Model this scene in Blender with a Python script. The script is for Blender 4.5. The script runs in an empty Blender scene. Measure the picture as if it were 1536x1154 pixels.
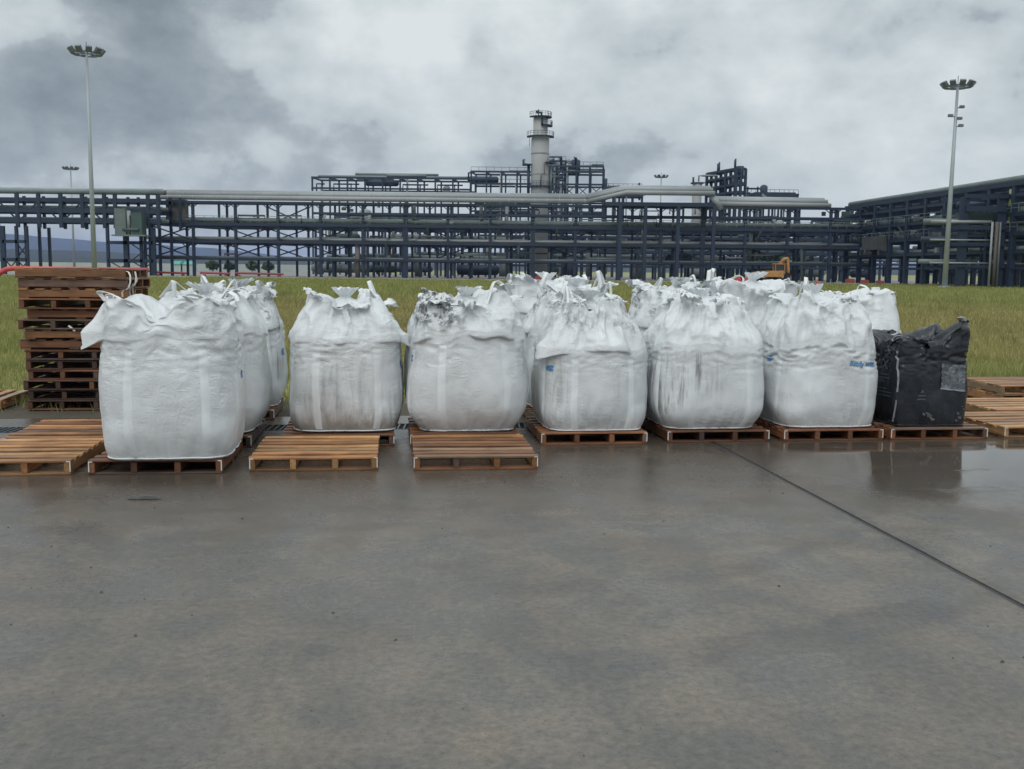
import bpy, math, random
import numpy as np
from mathutils import Vector, Matrix
from mathutils.bvhtree import BVHTree

random.seed(7)
rng = np.random.default_rng(11)
sc = bpy.context.scene
col = sc.collection
R = math.radians
PI = math.pi

# ------------------------------------------------------------------ camera
CAM_H = 1.6
FPX = 1500.0                       # focal length in photo pixels (1536 wide)
PITCH = math.atan(172 / FPX)
ROLL = R(0.6)
cam_d = bpy.data.cameras.new('camera')
cam_d.sensor_width = 36.0
cam_d.lens = 36.0 * FPX / 1536
cam_d.clip_start = 0.05
cam_d.clip_end = 30000
cam = bpy.data.objects.new('camera', cam_d)
col.objects.link(cam)
cam.matrix_world = Matrix.Translation((0, 0, CAM_H)) @ Matrix.Rotation(PI / 2 - PITCH, 4, 'X') @ Matrix.Rotation(ROLL, 4, 'Z')
sc.camera = cam

# ------------------------------------------------------------------ colour management
sc.view_settings.view_transform = 'Standard'
sc.view_settings.look = 'None'
sc.view_settings.gamma = 1.0
sc.view_settings.use_curve_mapping = False
sc.view_settings.exposure = 0.0

# ------------------------------------------------------------------ sun and sky
SUN_EL, SUN_AZ = 48.0, 200.0       # behind the camera, a little to the left; azimuth clockwise from +Y
sun_d = bpy.data.lights.new('sun', 'SUN')
sun_d.energy = 1.0
sun_d.angle = R(40)
sun_d.color = (1.0, 0.97, 0.93)
sun = bpy.data.objects.new('sun', sun_d)
col.objects.link(sun)
sd = Vector((math.sin(R(SUN_AZ)) * math.cos(R(SUN_EL)), math.cos(R(SUN_AZ)) * math.cos(R(SUN_EL)), math.sin(R(SUN_EL))))
sun.rotation_euler = (-sd).to_track_quat('-Z', 'Y').to_euler()


class NT:
    """small helper to write node trees"""
    def __init__(s, tree):
        s.t = tree
        s.n = tree.nodes
        s.l = tree.links

    def node(s, typ, **kw):
        nd = s.n.new(typ)
        for k, v in kw.items():
            setattr(nd, k, v)
        return nd

    def put(s, sock, v):
        if isinstance(v, bpy.types.NodeSocket):
            s.l.new(v, sock)
        elif v is not None:
            if hasattr(sock, 'default_value'):
                dv = sock.default_value
                if hasattr(dv, '__len__') and not hasattr(v, '__len__'):
                    v = [v] * len(dv)
                if hasattr(dv, '__len__') and len(dv) == 4 and len(v) == 3:
                    v = (*v, 1)
                sock.default_value = v

    def math(s, op, a, b=None, c=None, clamp=False):
        nd = s.node('ShaderNodeMath', operation=op, use_clamp=clamp)
        for i, v in enumerate((a, b, c)):
            s.put(nd.inputs[i], v)
        return nd.outputs[0]

    def vmath(s, op, a, b=None, out=0):
        nd = s.node('ShaderNodeVectorMath', operation=op)
        s.put(nd.inputs[0], a)
        if b is not None:
            if op == 'SCALE':
                s.put(nd.inputs['Scale'], b)
            else:
                s.put(nd.inputs[1], b)
        return nd.outputs[out]

    def mix(s, f, a, b, blend='MIX'):
        nd = s.node('ShaderNodeMix', data_type='RGBA', blend_type=blend)
        s.put(nd.inputs[0], f)
        s.put(nd.inputs[6], a)
        s.put(nd.inputs[7], b)
        return nd.outputs[2]

    def ramp(s, v, lo, hi, a=0.0, b=1.0, smooth=True):
        nd = s.node('ShaderNodeMapRange', interpolation_type='SMOOTHSTEP' if smooth else 'LINEAR')
        s.put(nd.inputs[0], v)
        for i, x in enumerate((lo, hi, a, b)):
            s.put(nd.inputs[i + 1], x)
        return nd.outputs[0]

    def noise(s, vec, scale, detail=4, rough=0.5, dist=0.0):
        nd = s.node('ShaderNodeTexNoise')
        s.put(nd.inputs['Vector'], vec)
        nd.inputs['Scale'].default_value = scale
        nd.inputs['Detail'].default_value = detail
        nd.inputs['Roughness'].default_value = rough
        nd.inputs['Distortion'].default_value = dist
        return nd.outputs[0]

    def mapping(s, vec, loc=(0, 0, 0), rot=(0, 0, 0), scale=(1, 1, 1)):
        nd = s.node('ShaderNodeMapping')
        s.put(nd.inputs[0], vec)
        s.put(nd.inputs[1], loc)
        s.put(nd.inputs[2], rot)
        s.put(nd.inputs[3], scale)
        return nd.outputs[0]

    def sep(s, vec):
        nd = s.node('ShaderNodeSeparateXYZ')
        s.put(nd.inputs[0], vec)
        return nd.outputs

    def comb(s, x, y, z):
        nd = s.node('ShaderNodeCombineXYZ')
        for i, v in enumerate((x, y, z)):
            s.put(nd.inputs[i], v)
        return nd.outputs[0]

    def cramp(s, v, stops):
        nd = s.node('ShaderNodeValToRGB')
        s.put(nd.inputs[0], v)
        e = nd.color_ramp.elements
        while len(e) < len(stops):
            e.new(0.5)
        for i, (p, c) in enumerate(stops):
            e[i].position = p
            e[i].color = (*c, 1)
        return nd.outputs[0]


def ray(px, py):
    x = (px - 768) / FPX
    y = (577 - py) / FPX
    c, s = math.cos(ROLL), math.sin(ROLL)
    X, Y = c * x - s * y, s * x + c * y
    return Vector((X, math.cos(PITCH) + Y * math.sin(PITCH), -math.sin(PITCH) + Y * math.cos(PITCH)))


def at(px, py, Y):
    """the place at distance Y that a photo pixel looks at"""
    d = ray(px, py)
    return Vector((0, 0, CAM_H)) + d * (Y / d.y)


def zat(py, Y, px):
    return at(px, py, Y).z


world = bpy.data.worlds.new('World')
sc.world = world
world.use_nodes = True
world.node_tree.nodes.clear()
W = NT(world.node_tree)
geo = W.node('ShaderNodeTexCoord')
dirv = W.vmath('NORMALIZE', geo.outputs['Generated'])
sx, sy, sz = W.sep(dirv)
el = W.math('MAXIMUM', sz, 0.0)
den = W.math('ADD', el, 0.16)
pv = W.comb(W.math('DIVIDE', sx, den), W.math('DIVIDE', sy, den), 0.0)
warp = W.noise(pv, 0.9, 3, 0.5)
pv2 = W.vmath('ADD', pv, W.comb(W.math('MULTIPLY', warp, 0.8), W.math('MULTIPLY', warp, 0.5), 0.0))
# a cloud layer seen from below, plus rounder heaps low down
n_big = W.noise(W.mapping(pv2, loc=(3.1, 1.7, 0)), 0.75, 7, 0.55, 0.0)
n_heap = W.noise(W.mapping(dirv, loc=(0.3, 0.2, 0.55), scale=(1.0, 1.0, 1.45)), 7.5, 10, 0.55, 0.12)
n_wide = W.noise(W.mapping(dirv, loc=(1.3, 0.0, 0.4), scale=(1, 1, 1.5)), 2.4, 5, 0.5, 0.2)
base = W.math('ADD', W.math('MULTIPLY', n_big, 0.34), W.math('ADD', W.math('MULTIPLY', n_heap, 0.72), W.math('MULTIPLY', n_wide, 0.25)))
base = W.math('SUBTRACT', base, 0.20)
dens = base


def blob(px, py, rad_px, amount, soft=1.0):
    """a single cloud mass in a direction of the sky (positive darkens)"""
    global dens
    d = ray(px, py).normalized()
    diff = W.vmath('SUBTRACT', dirv, tuple(d))
    wob = W.vmath('SCALE', W.vmath('SUBTRACT', W.node_col(dirv), (0.5, 0.5, 0.5)), 0.05 + rad_px / 1500 * 1.5)
    dist = W.vmath('LENGTH', W.vmath('ADD', diff, wob), out=1)
    m = W.ramp(dist, rad_px / 1500 * 1.25, rad_px / 1500 * (1 - 0.85 * soft), 0.0, amount)
    dens = W.math('ADD', dens, m)


def node_col(vec):
    nd = W.node('ShaderNodeTexNoise')
    W.put(nd.inputs['Vector'], vec)
    nd.inputs['Scale'].default_value = 7.0
    nd.inputs['Detail'].default_value = 8
    nd.inputs['Roughness'].default_value = 0.6
    return nd.outputs[1]


W.node_col = node_col
for b in [(330, 70, 260, .085), (60, 20, 240, .085), (440, 190, 240, .075), (120, 200, 240, .05), (-500, 60, 600, .08),
          (1010, 215, 230, .075), (1290, 120, 120, .09), (718, 92, 34, .12), (700, 190, 160, .05), (1520, 110, 70, .07), (905, 60, 60, .04),
          (1500, 20, 240, .03), (590, 30, 120, -.05), (410, 228, 48, -.11), (1080, 110, 70, -.06), (1330, 195, 75, -.10), (1420, 230, 200, -.05),
          (860, 60, 220, -.05), (320, 30, 40, -.06), (10, 150, 120, -.05), (1200, 20, 260, -.04), (2100, 0, 600, .06)]:
    blob(*b)
n_edge = W.noise(W.mapping(dirv, loc=(0.9, 0.4, 0.2), scale=(1, 1, 1.6)), 11.0, 10, 0.6, 0.0)
bil = W.math('ABSOLUTE', W.math('SUBTRACT', W.noise(W.mapping(dirv, loc=(5.2, 1.1, 0.3), scale=(1, 1, 1.5)), 9.0, 7, 0.5), 0.5))
d1 = W.math('ADD', dens, W.math('MULTIPLY', W.math('SUBTRACT', n_edge, 0.5), 0.16))
d1 = W.math('ADD', d1, W.math('MULTIPLY', W.math('SUBTRACT', 0.10, bil), 0.30))
high = W.cramp(d1, [(0.34, (0.77, 0.82, 0.82)), (0.46, (0.63, 0.69, 0.70)), (0.58, (0.49, 0.55, 0.575)), (0.72, (0.36, 0.415, 0.445))])
low_m = W.math('MULTIPLY', W.ramp(d1, 0.545, 0.604), 0.86)                     # nearer, darker cloud with a visible edge
low_c = W.cramp(W.math('ADD', dens, W.math('MULTIPLY', W.math('SUBTRACT', n_edge, 0.5), 0.55)), [(0.42, (0.53, 0.58, 0.60)), (0.55, (0.42, 0.47, 0.495)), (0.67, (0.30, 0.345, 0.37)), (0.80, (0.21, 0.25, 0.275))])
cloud = W.mix(low_m, high, low_c)
# thicker, paler air low over the horizon, and an overcast dome that brightens towards the zenith
cloud = W.mix(W.ramp(sz, 0.02, 0.13, 0.5, 0.0), cloud, (0.54, 0.605, 0.625, 1))
up = W.ramp(sz, 0.25, 1.0, 1.0, 1.9)
cloud = W.mix(1.0, cloud, W.comb(up, up, up), 'MULTIPLY')
cloud = W.mix(W.ramp(sz, -0.12, -0.01), (0.22, 0.22, 0.21, 1), cloud)
cloud10 = W.vmath('SCALE', cloud, 10.0)
sky = W.node('ShaderNodeTexSky', sky_type='NISHITA', sun_disc=False, sun_elevation=R(SUN_EL), sun_rotation=R(SUN_AZ))
skycol = W.mix(0.95, sky.outputs[0], cloud10)
bg = W.node('ShaderNodeBackground')
W.put(bg.inputs[0], skycol)
bg.inputs[1].default_value = 0.1
wo = W.node('ShaderNodeOutputWorld')
W.l.new(bg.outputs[0], wo.inputs[0])

# ------------------------------------------------------------------ object helpers
PSI = R(7.3)                        # the yard's own grid is turned a little from the view
CP, SP = math.cos(PSI), math.sin(PSI)


def yard(u, v, z=0.0):
    return Vector((CP * u - SP * v, SP * u + CP * v, z))


def link(o, parent=None):
    col.objects.link(o)
    if parent is not None:
        o.parent = parent
    return o


def tag(o, label=None, cat=None, group=None, kind=None):
    if label: o['label'] = label
    if cat: o['category'] = cat
    if group: o['group'] = group
    if kind: o['kind'] = kind
    return o


def empty(name, loc, rz=0.0):
    o = bpy.data.objects.new(name, None)
    o.empty_display_size = 0.2
    o.location = loc
    o.rotation_euler = (0, 0, rz)
    return link(o)


def thing(name, label, cat, loc, rz=0.0, group=None):
    return tag(empty(name, loc, rz), label, cat, group)


class MB:
    def __init__(s):
        s.v = []
        s.f = []

    def add(s, vs, fs):
        o = len(s.v)
        s.v += [tuple(p) for p in vs]
        s.f += [tuple(o + i for i in f) for f in fs]
        return s

    def box(s, c, d, m=None):
        hx, hy, hz = d[0] / 2, d[1] / 2, d[2] / 2
        vs = [Vector((x * hx, y * hy, z * hz)) for x in (-1, 1) for y in (-1, 1) for z in (-1, 1)]
        if m is not None:
            vs = [m @ p for p in vs]
        c = Vector(c)
        return s.add([p + c for p in vs], [(0, 1, 3, 2), (4, 6, 7, 5), (0, 4, 5, 1), (2, 3, 7, 6), (0, 2, 6, 4), (1, 5, 7, 3)])

    def bar(s, a, b, w, h=None):
        a, b = Vector(a), Vector(b)
        h = h or w
        d = (b - a).normalized()
        up = Vector((0, 0, 1)) if abs(d.z) < 0.95 else Vector((0, 1, 0))
        x = d.cross(up).normalized() * (w / 2)
        y = x.cross(d).normalized() * (h / 2)
        vs = [p + i * x + j * y for p in (a, b) for i, j in ((-1, -1), (1, -1), (1, 1), (-1, 1))]
        return s.add(vs, [(0, 3, 2, 1), (4, 5, 6, 7), (0, 1, 5, 4), (1, 2, 6, 5), (2, 3, 7, 6), (3, 0, 4, 7)])

    def tube(s, pts, r, n=10, cap=True):
        pts = [Vector(p) for p in pts]
        rs = r if hasattr(r, '__len__') else [r] * len(pts)
        o = len(s.v)
        prev = None
        for i, p in enumerate(pts):
            d = (pts[min(i + 1, len(pts) - 1)] - pts[max(i - 1, 0)]).normalized()
            up = Vector((0, 0, 1)) if abs(d.z) < 0.9 else Vector((0, 1, 0))
            x = d.cross(up).normalized()
            y = x.cross(d).normalized()
            for k in range(n):
                a = 2 * PI * k / n
                s.v.append(tuple(p + (x * math.cos(a) + y * math.sin(a)) * rs[i]))
        for i in range(len(pts) - 1):
            for k in range(n):
                k2 = (k + 1) % n
                s.f.append((o + i * n + k, o + i * n + k2, o + (i + 1) * n + k2, o + (i + 1) * n + k))
        if cap:
            s.f.append(tuple(o + k for k in range(n))[::-1])
            s.f.append(tuple(o + (len(pts) - 1) * n + k for k in range(n)))
        return s

    def ribbon(s, pts, w, side, t=0.004):
        """flat webbing along pts; side = direction of its width"""
        side = Vector(side).normalized() * (w / 2)
        o = len(s.v)
        for i, p in enumerate(pts):
            p = Vector(p)
            d = (Vector(pts[min(i + 1, len(pts) - 1)]) - Vector(pts[max(i - 1, 0)])).normalized()
            nrm = d.cross(side).normalized() * t
            for q in (p - side - nrm, p + side - nrm, p + side + nrm, p - side + nrm):
                s.v.append(tuple(q))
        for i in range(len(pts) - 1):
            for k in range(4):
                k2 = (k + 1) % 4
                s.f.append((o + i * 4 + k, o + i * 4 + k2, o + i * 4 + 4 + k2, o + i * 4 + 4 + k))
        return s

    def mesh(s, name, mat=None, smooth=False):
        me = bpy.data.meshes.new(name)
        me.from_pydata(s.v, [], s.f)
        if mat: me.materials.append(mat)
        if smooth: me.polygons.foreach_set('use_smooth', [True] * len(me.polygons))
        me.update()
        return me

    def build(s, name, mat, parent=None, smooth=False, loc=None):
        o = bpy.data.objects.new(name, s.mesh(name, mat, smooth))
        if loc is not None: o.location = loc
        return link(o, parent)


def grid_mesh(name, co, quads, mat, smooth=True):
    me = bpy.data.meshes.new(name)
    co = np.asarray(co, dtype=np.float32).reshape(-1, 3)
    quads = np.asarray(quads, dtype=np.int32)
    k = quads.shape[1]
    me.vertices.add(len(co))
    me.vertices.foreach_set('co', co.ravel())
    me.loops.add(quads.size)
    me.loops.foreach_set('vertex_index', quads.ravel())
    me.polygons.add(len(quads))
    me.polygons.foreach_set('loop_start', np.arange(len(quads), dtype=np.int32) * k)
    me.polygons.foreach_set('loop_total', np.full(len(quads), k, dtype=np.int32))
    me.polygons.foreach_set('use_smooth', np.full(len(quads), smooth))
    if mat: me.materials.append(mat)
    me.update(calc_edges=True)
    return me


# vectorised gradient noise
_perm = np.random.default_rng(3).permutation(256)
_perm = np.concatenate([_perm, _perm, _perm])
_g = np.random.default_rng(4).normal(size=(256, 3))
_g /= np.linalg.norm(_g, axis=1)[:, None]


def pn(x, y, z):
    x, y, z = np.broadcast_arrays(np.asarray(x, float), np.asarray(y, float), np.asarray(z, float))
    xi, yi, zi = np.floor(x).astype(int), np.floor(y).astype(int), np.floor(z).astype(int)
    xf, yf, zf = x - xi, y - yi, z - zi
    u, v, w = (t * t * t * (t * (t * 6 - 15) + 10) for t in (xf, yf, zf))
    out = 0
    for dx in (0, 1):
        for dy in (0, 1):
            for dz in (0, 1):
                h = _perm[_perm[_perm[(xi + dx) & 255] + ((yi + dy) & 255)] + ((zi + dz) & 255)]
                g = _g[h]
                dot = g[..., 0] * (xf - dx) + g[..., 1] * (yf - dy) + g[..., 2] * (zf - dz)
                out = out + dot * (u if dx else 1 - u) * (v if dy else 1 - v) * (w if dz else 1 - w)
    return out * 1.5


def fbm(x, y, z, o=4, g=0.5):
    t, a, f = 0, 1.0, 1.0
    for i in range(o):
        t = t + a * pn(x * f + 17.3 * i, y * f, z * f)
        a *= g
        f *= 2.03
    return t


def sstep(x, a, b):
    t = np.clip((x - a) / (b - a), 0, 1)
    return t * t * (3 - 2 * t)


# ------------------------------------------------------------------ materials
def new_mat(name):
    m = bpy.data.materials.new(name)
    m.use_nodes = True
    m.node_tree.nodes.clear()
    N = NT(m.node_tree)
    out = N.node('ShaderNodeOutputMaterial')
    b = N.node('ShaderNodeBsdfPrincipled')
    N.l.new(b.outputs[0], out.inputs[0])
    N.b = b
    N.out = out
    return m, N


def simple(name, c, rough=0.6, metal=0.0, var=0.25, scale=1.5, bump=0.0):
    m, N = new_mat(name)
    co = N.node('ShaderNodeTexCoord').outputs['Object']
    rnd = N.node('ShaderNodeObjectInfo').outputs['Random']
    n = N.noise(co, scale, 5, 0.6)
    f = N.math('ADD', N.ramp(n, 0.25, 0.75, 1 - var, 1 + var, False), N.ramp(rnd, 0, 1, -var * .5, var * .5, False))
    N.put(N.b.inputs['Base Color'], N.vmath('SCALE', c, f))
    N.b.inputs['Roughness'].default_value = rough
    N.b.inputs['Metallic'].default_value = metal
    if bump:
        bp = N.node('ShaderNodeBump')
        bp.inputs['Strength'].default_value = bump
        bp.inputs['Distance'].default_value = 0.02
        N.put(bp.inputs['Height'], N.noise(co, scale * 6, 4))
        N.put(N.b.inputs['Normal'], bp.outputs[0])
    return m


M_steel = simple('navy painted steel', (0.014, 0.028, 0.054), 0.55, 0, 0.22, 0.35)
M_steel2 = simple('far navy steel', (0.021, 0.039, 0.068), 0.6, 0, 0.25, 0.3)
M_clad = simple('dull aluminium cladding', (0.27, 0.285, 0.29), 0.55, 0.15, 0.14, 0.25)
M_pipe = simple('grey insulated pipe', (0.27, 0.29, 0.30), 0.5, 0.1, 0.25, 0.3)
M_pipe2 = simple('grey green pipe', (0.15, 0.185, 0.185), 0.55, 0.1, 0.3, 0.3)
M_pale = simple('pale column shell', (0.40, 0.41, 0.41), 0.55, 0.0, 0.10, 0.12)
M_green = simple('green painted equipment', (0.05, 0.085, 0.075), 0.6, 0, 0.3, 0.4)
M_brown = simple('primer brown steel', (0.13, 0.115, 0.10), 0.7, 0, 0.25, 0.5)
M_darkbox = simple('dim grey brown panel', (0.055, 0.055, 0.055), 0.7, 0, 0.3, 0.6)
M_red2 = simple('faded red paint', (0.30, 0.06, 0.06), 0.6, 0, 0.3, 0.8)
M_red = simple('red plastic', (0.50, 0.055, 0.065), 0.45, 0, 0.12, 0.8)
M_orange = simple('worn orange machine paint', (0.40, 0.20, 0.075), 0.6, 0, 0.25, 1.2)
M_black = simple('dark rubber and steel', (0.022, 0.022, 0.025), 0.7, 0, 0.3, 2)
M_glass = simple('dark cab glass', (0.03, 0.035, 0.04), 0.1, 0, 0.1, 2)
M_mast = simple('galvanised mast steel', (0.33, 0.365, 0.39), 0.5, 0.2, 0.10, 0.3)
M_lamp = simple('floodlight housing', (0.13, 0.15, 0.17), 0.5, 0.2, 0.15, 0.5)
M_kerb = simple('pale kerb concrete', (0.34, 0.33, 0.31), 0.8, 0, 0.2, 0.2)
M_wall = simple('pale boundary wall', (0.42, 0.46, 0.44), 0.8, 0, 0.12, 0.05)
M_teal = simple('teal sheet roof', (0.06, 0.33, 0.25), 0.6, 0, 0.15, 0.2)
M_leaf = simple('dark shrub leaves', (0.05, 0.085, 0.04), 0.7, 0, 0.45, 0.8)
M_grate = simple('wet steel grating', (0.07, 0.085, 0.10), 0.35, 0.6, 0.2, 4)
M_channel = simple('dark drain channel', (0.03, 0.032, 0.034), 0.5, 0, 0.2, 3)
M_white_strip = simple('white strapping and highlight strips', (0.72, 0.70, 0.66), 0.5, 0, 0.12, 9)  # loose strapping, and the painted edge highlights on pallet corners
M_ink = simple('blue marker ink', (0.09, 0.24, 0.44), 0.7, 0, 0.25, 18)
M_print = simple('faded bag print', (0.055, 0.070, 0.090), 0.6, 0, 0.3, 14)
M_scuff = simple('white dusty seam', (0.24, 0.25, 0.27), 0.7, 0, 0.45, 14)
M_stone = simple('dark grit', (0.05, 0.047, 0.043), 0.7, 0, 0.4, 6)


def wood_mat():
    m, N = new_mat('wet pallet wood')
    oi = N.node('ShaderNodeObjectInfo')
    co = N.node('ShaderNodeTexCoord').outputs['Object']
    off = N.vmath('SCALE', N.comb(oi.outputs['Random'], N.math('MULTIPLY', oi.outputs['Random'], 7.3), 0.4), 31.0)
    p = N.vmath('ADD', co, off)
    # grain follows whichever way the board is long: two stretched fields, chosen by the object's pass index
    g1 = N.noise(N.mapping(p, scale=(1.6, 26, 26)), 1.6, 6, 0.62, 0.4)
    g2 = N.noise(N.mapping(p, scale=(26, 1.6, 26)), 1.6, 6, 0.62, 0.4)
    g = N.mix(oi.outputs['Object Index'], g1, g2)
    blot = N.noise(p, 3.2, 4, 0.6)
    f = N.math('MULTIPLY', N.ramp(g, 0.28, 0.72, 0.62, 1.28, False), N.ramp(blot, 0.3, 0.75, 1.2, 0.66))
    c = N.vmath('MULTIPLY', oi.outputs['Color'], N.comb(f, N.math('POWER', f, 1.08), N.math('POWER', f, 1.15)))
    N.put(N.b.inputs['Base Color'], c)
    N.put(N.b.inputs['Roughness'], N.ramp(blot, 0.3, 0.7, 0.62, 0.38))
    bp = N.node('ShaderNodeBump')
    bp.inputs['Strength'].default_value = 0.5
    bp.inputs['Distance'].default_value = 0.004
    N.put(bp.inputs['Height'], g)
    N.put(N.b.inputs['Normal'], bp.outputs[0])
    return m


M_wood = wood_mat()


def concrete_mat():
    m, N = new_mat('wet yard concrete')
    co = N.node('ShaderNodeTexCoord').outputs['Object']          # yard coordinates: x along the rows, y away
    x, y, z = N.sep(co)
    n1 = N.noise(N.mapping(co, loc=(4, 2, 0)), 0.45, 6, 0.58, 0.5)
    n2 = N.noise(N.mapping(co, loc=(9, 5, 0), scale=(1.15, 0.85, 1), rot=(0, 0, 0.3)), 2.0, 10, 0.70, 0.3)
    n3 = N.noise(co, 26, 6, 0.75)
    n4 = N.noise(N.mapping(co, scale=(1, 1, 1)), 95, 2, 0.5)
    warm = N.mix(N.ramp(n2, 0.36, 0.66), (0.110, 0.106, 0.098, 1), (0.180, 0.154, 0.127, 1))
    c = N.mix(N.ramp(n1, 0.42, 0.66, 0, 0.38), warm, (0.088, 0.085, 0.079, 1))
    # pale scoured stripes left by tyres turning
    arc = N.vmath('LENGTH', N.vmath('SUBTRACT', co, (0.7, 7.9, 0)), out=1)
    aw = N.math('ADD', arc, N.math('MULTIPLY', N.noise(co, 1.7, 3), 0.25))
    band = N.math('MULTIPLY', N.ramp(aw, 3.95, 4.05), N.ramp(aw, 4.35, 4.18))
    band2 = N.math('MULTIPLY', N.ramp(aw, 3.05, 3.12), N.ramp(aw, 3.32, 3.22))
    bandm = N.math('MULTIPLY', N.math('MAXIMUM', band, N.math('MULTIPLY', band2, 0.8)), N.ramp(N.noise(co, 1.1, 4), 0.45, 0.6))
    c = N.mix(N.math('MULTIPLY', bandm, 0.55), c, (0.072, 0.073, 0.074, 1))
    # fine grain and dark pores
    c = N.mix(1.0, c, N.comb(*[N.ramp(n3, 0.3, 0.72, 0.64, 1.34, False)] * 3), 'MULTIPLY')
    pore = N.ramp(n4, 0.36, 0.27)
    c = N.mix(N.math('MULTIPLY', pore, 0.8), c, (0.040, 0.038, 0.035, 1))
    grime = N.math('MULTIPLY', N.ramp(N.noise(N.mapping(co, loc=(2.2, 7.7, 0)), 2.3, 8, 0.72), 0.57, 0.75), N.ramp(N.noise(N.mapping(co, loc=(8, 1, 0)), 0.5, 3), 0.45, 0.6))
    c = N.mix(N.math('MULTIPLY', grime, 0.6), c, (0.055, 0.054, 0.055, 1))
    # wet strip before the pallets, darker and browner
    soak_n = N.math('ADD', y, N.math('MULTIPLY', N.math('SUBTRACT', n2, 0.5), 2.2))
    soak = N.ramp(soak_n, 5.6, 7.6)
    blot = N.ramp(N.noise(N.mapping(co, loc=(3, 9, 0), scale=(0.8, 1.4, 1)), 2.0, 8, 0.68), 0.42, 0.60)
    c = N.mix(N.math('MULTIPLY', N.math('MULTIPLY', blot, N.ramp(soak_n, 3.6, 7.0)), 0.45), c, (0.066, 0.055, 0.045, 1))
    c = N.mix(N.math('MULTIPLY', soak, 0.70), c, (0.070, 0.052, 0.038, 1))
    # silt washed along the joint
    jn = N.math('ABSOLUTE', N.math('SUBTRACT', x, 3.075))
    jd = N.math('ADD', jn, N.math('MULTIPLY', N.math('SUBTRACT', n2, 0.5), 0.25))
    c = N.mix(N.ramp(jd, 0.13, 0.0, 0, 0.5), c, (0.055, 0.050, 0.046, 1))
    N.put(N.b.inputs['Base Color'], c)
    # film of water: standing on the right-hand slab, thin and patchy elsewhere
    px = N.ramp(N.math('ADD', x, N.math('MULTIPLY', N.math('SUBTRACT', n2, 0.5), 1.0)), 3.2, 4.0)
    wet = N.math('MULTIPLY', N.ramp(N.math('ADD', y, N.math('MULTIPLY', N.math('SUBTRACT', n2, 0.5), 2.6)), 6.0, 7.6), px)
    wet = N.math('MULTIPLY', wet, N.ramp(N.noise(N.mapping(co, loc=(1.5, 3.3, 0), scale=(0.7, 1.5, 1)), 1.2, 6, 0.6), 0.34, 0.46))
    r0 = N.math('ADD', N.ramp(n2, 0.3, 0.7, 0.34, 0.54, False), N.ramp(soak, 0, 1, 0.0, -0.16, False))
    r0 = N.math('ADD', r0, N.ramp(n3, 0.3, 0.7, -0.05, 0.05, False))
    film = N.ramp(N.noise(N.mapping(co, loc=(6, 2, 0), scale=(1.2, 0.8, 1)), 0.9, 8, 0.66), 0.46, 0.58, 0.0, -0.17)
    r0 = N.math('ADD', r0, film)
    N.put(N.b.inputs['Roughness'], N.math('ADD', N.math('MULTIPLY', r0, N.math('SUBTRACT', 1.0, wet)), N.math('MULTIPLY', wet, 0.05)))
    N.put(N.b.inputs['Specular IOR Level'], N.ramp(wet, 0, 1, 0.34, 0.6, False))
    N.b.inputs['IOR'].default_value = 1.4
    bp = N.node('ShaderNodeBump')
    N.put(bp.inputs['Strength'], N.ramp(wet, 0, 1, 0.30, 0.02, False))
    bp.inputs['Distance'].default_value = 0.006
    N.put(bp.inputs['Height'], N.math('ADD', n3, N.math('MULTIPLY', n2, 1.5)))
    N.put(N.b.inputs['Normal'], bp.outputs[0])
    return m


def field_col(N, co):
    """grass colour by where it grows: olive bands, browner in the middle distance"""
    x, y, z = N.sep(co)
    n1 = N.noise(N.mapping(co, scale=(0.5, 1.6, 1)), 0.09, 5, 0.6, 0.5)
    n2 = N.noise(N.mapping(co, scale=(0.7, 1.3, 1)), 0.6, 5, 0.6)
    g = N.mix(N.ramp(n2, 0.3, 0.7), (0.190, 0.215, 0.066, 1), (0.285, 0.280, 0.108, 1))
    b = N.mix(N.ramp(n2, 0.3, 0.7), (0.265, 0.230, 0.100, 1), (0.340, 0.280, 0.140, 1))
    d = N.math('ADD', y, N.math('MULTIPLY', N.math('SUBTRACT', n1, 0.5), 30))
    mid = N.math('MULTIPLY', N.ramp(d, 14, 24), N.ramp(d, 62, 38))
    left = N.ramp(N.math('ADD', x, N.math('MULTIPLY', y, 0.22)), -2.5, -5.5)
    mid = N.math('MULTIPLY', mid, N.ramp(left, 0, 1, 1.0, 0.35, False))
    mid = N.math('MAXIMUM', mid, N.math('MULTIPLY', N.ramp(n1, 0.52, 0.64), 0.6))
    return N.mix(N.math('MULTIPLY', mid, 0.65), g, b), n2


def ground_mat():
    m, N = new_mat('grassy ground')
    co = N.node('ShaderNodeTexCoord').outputs['Object']
    c, n2 = field_col(N, co)
    x, y, z = N.sep(co)
    # bare damp soil along the yard's edge (yard runs across, turned by the yard's angle)
    v = N.math('ADD', N.math('MULTIPLY', x, -SP), N.math('MULTIPLY', y, CP))
    vn = N.math('ADD', v, N.math('MULTIPLY', N.math('SUBTRACT', N.noise(co, 1.6, 5, 0.65), 0.5), 2.6))
    dirt = N.mix(N.noise(co, 7, 6, 0.7), (0.060, 0.050, 0.038, 1), (0.125, 0.108, 0.085, 1))
    c = N.mix(N.ramp(vn, 13.2, 12.0), c, dirt)
    N.put(N.b.inputs['Base Color'], c)
    N.b.inputs['Roughness'].default_value = 0.9
    N.b.inputs['Specular IOR Level'].default_value = 0.15
    bp = N.node('ShaderNodeBump')
    bp.inputs['Strength'].default_value = 0.7
    bp.inputs['Distance'].default_value = 0.05
    N.put(bp.inputs['Height'], N.noise(co, 9, 5, 0.7))
    N.put(N.b.inputs['Normal'], bp.outputs[0])
    return m


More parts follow.
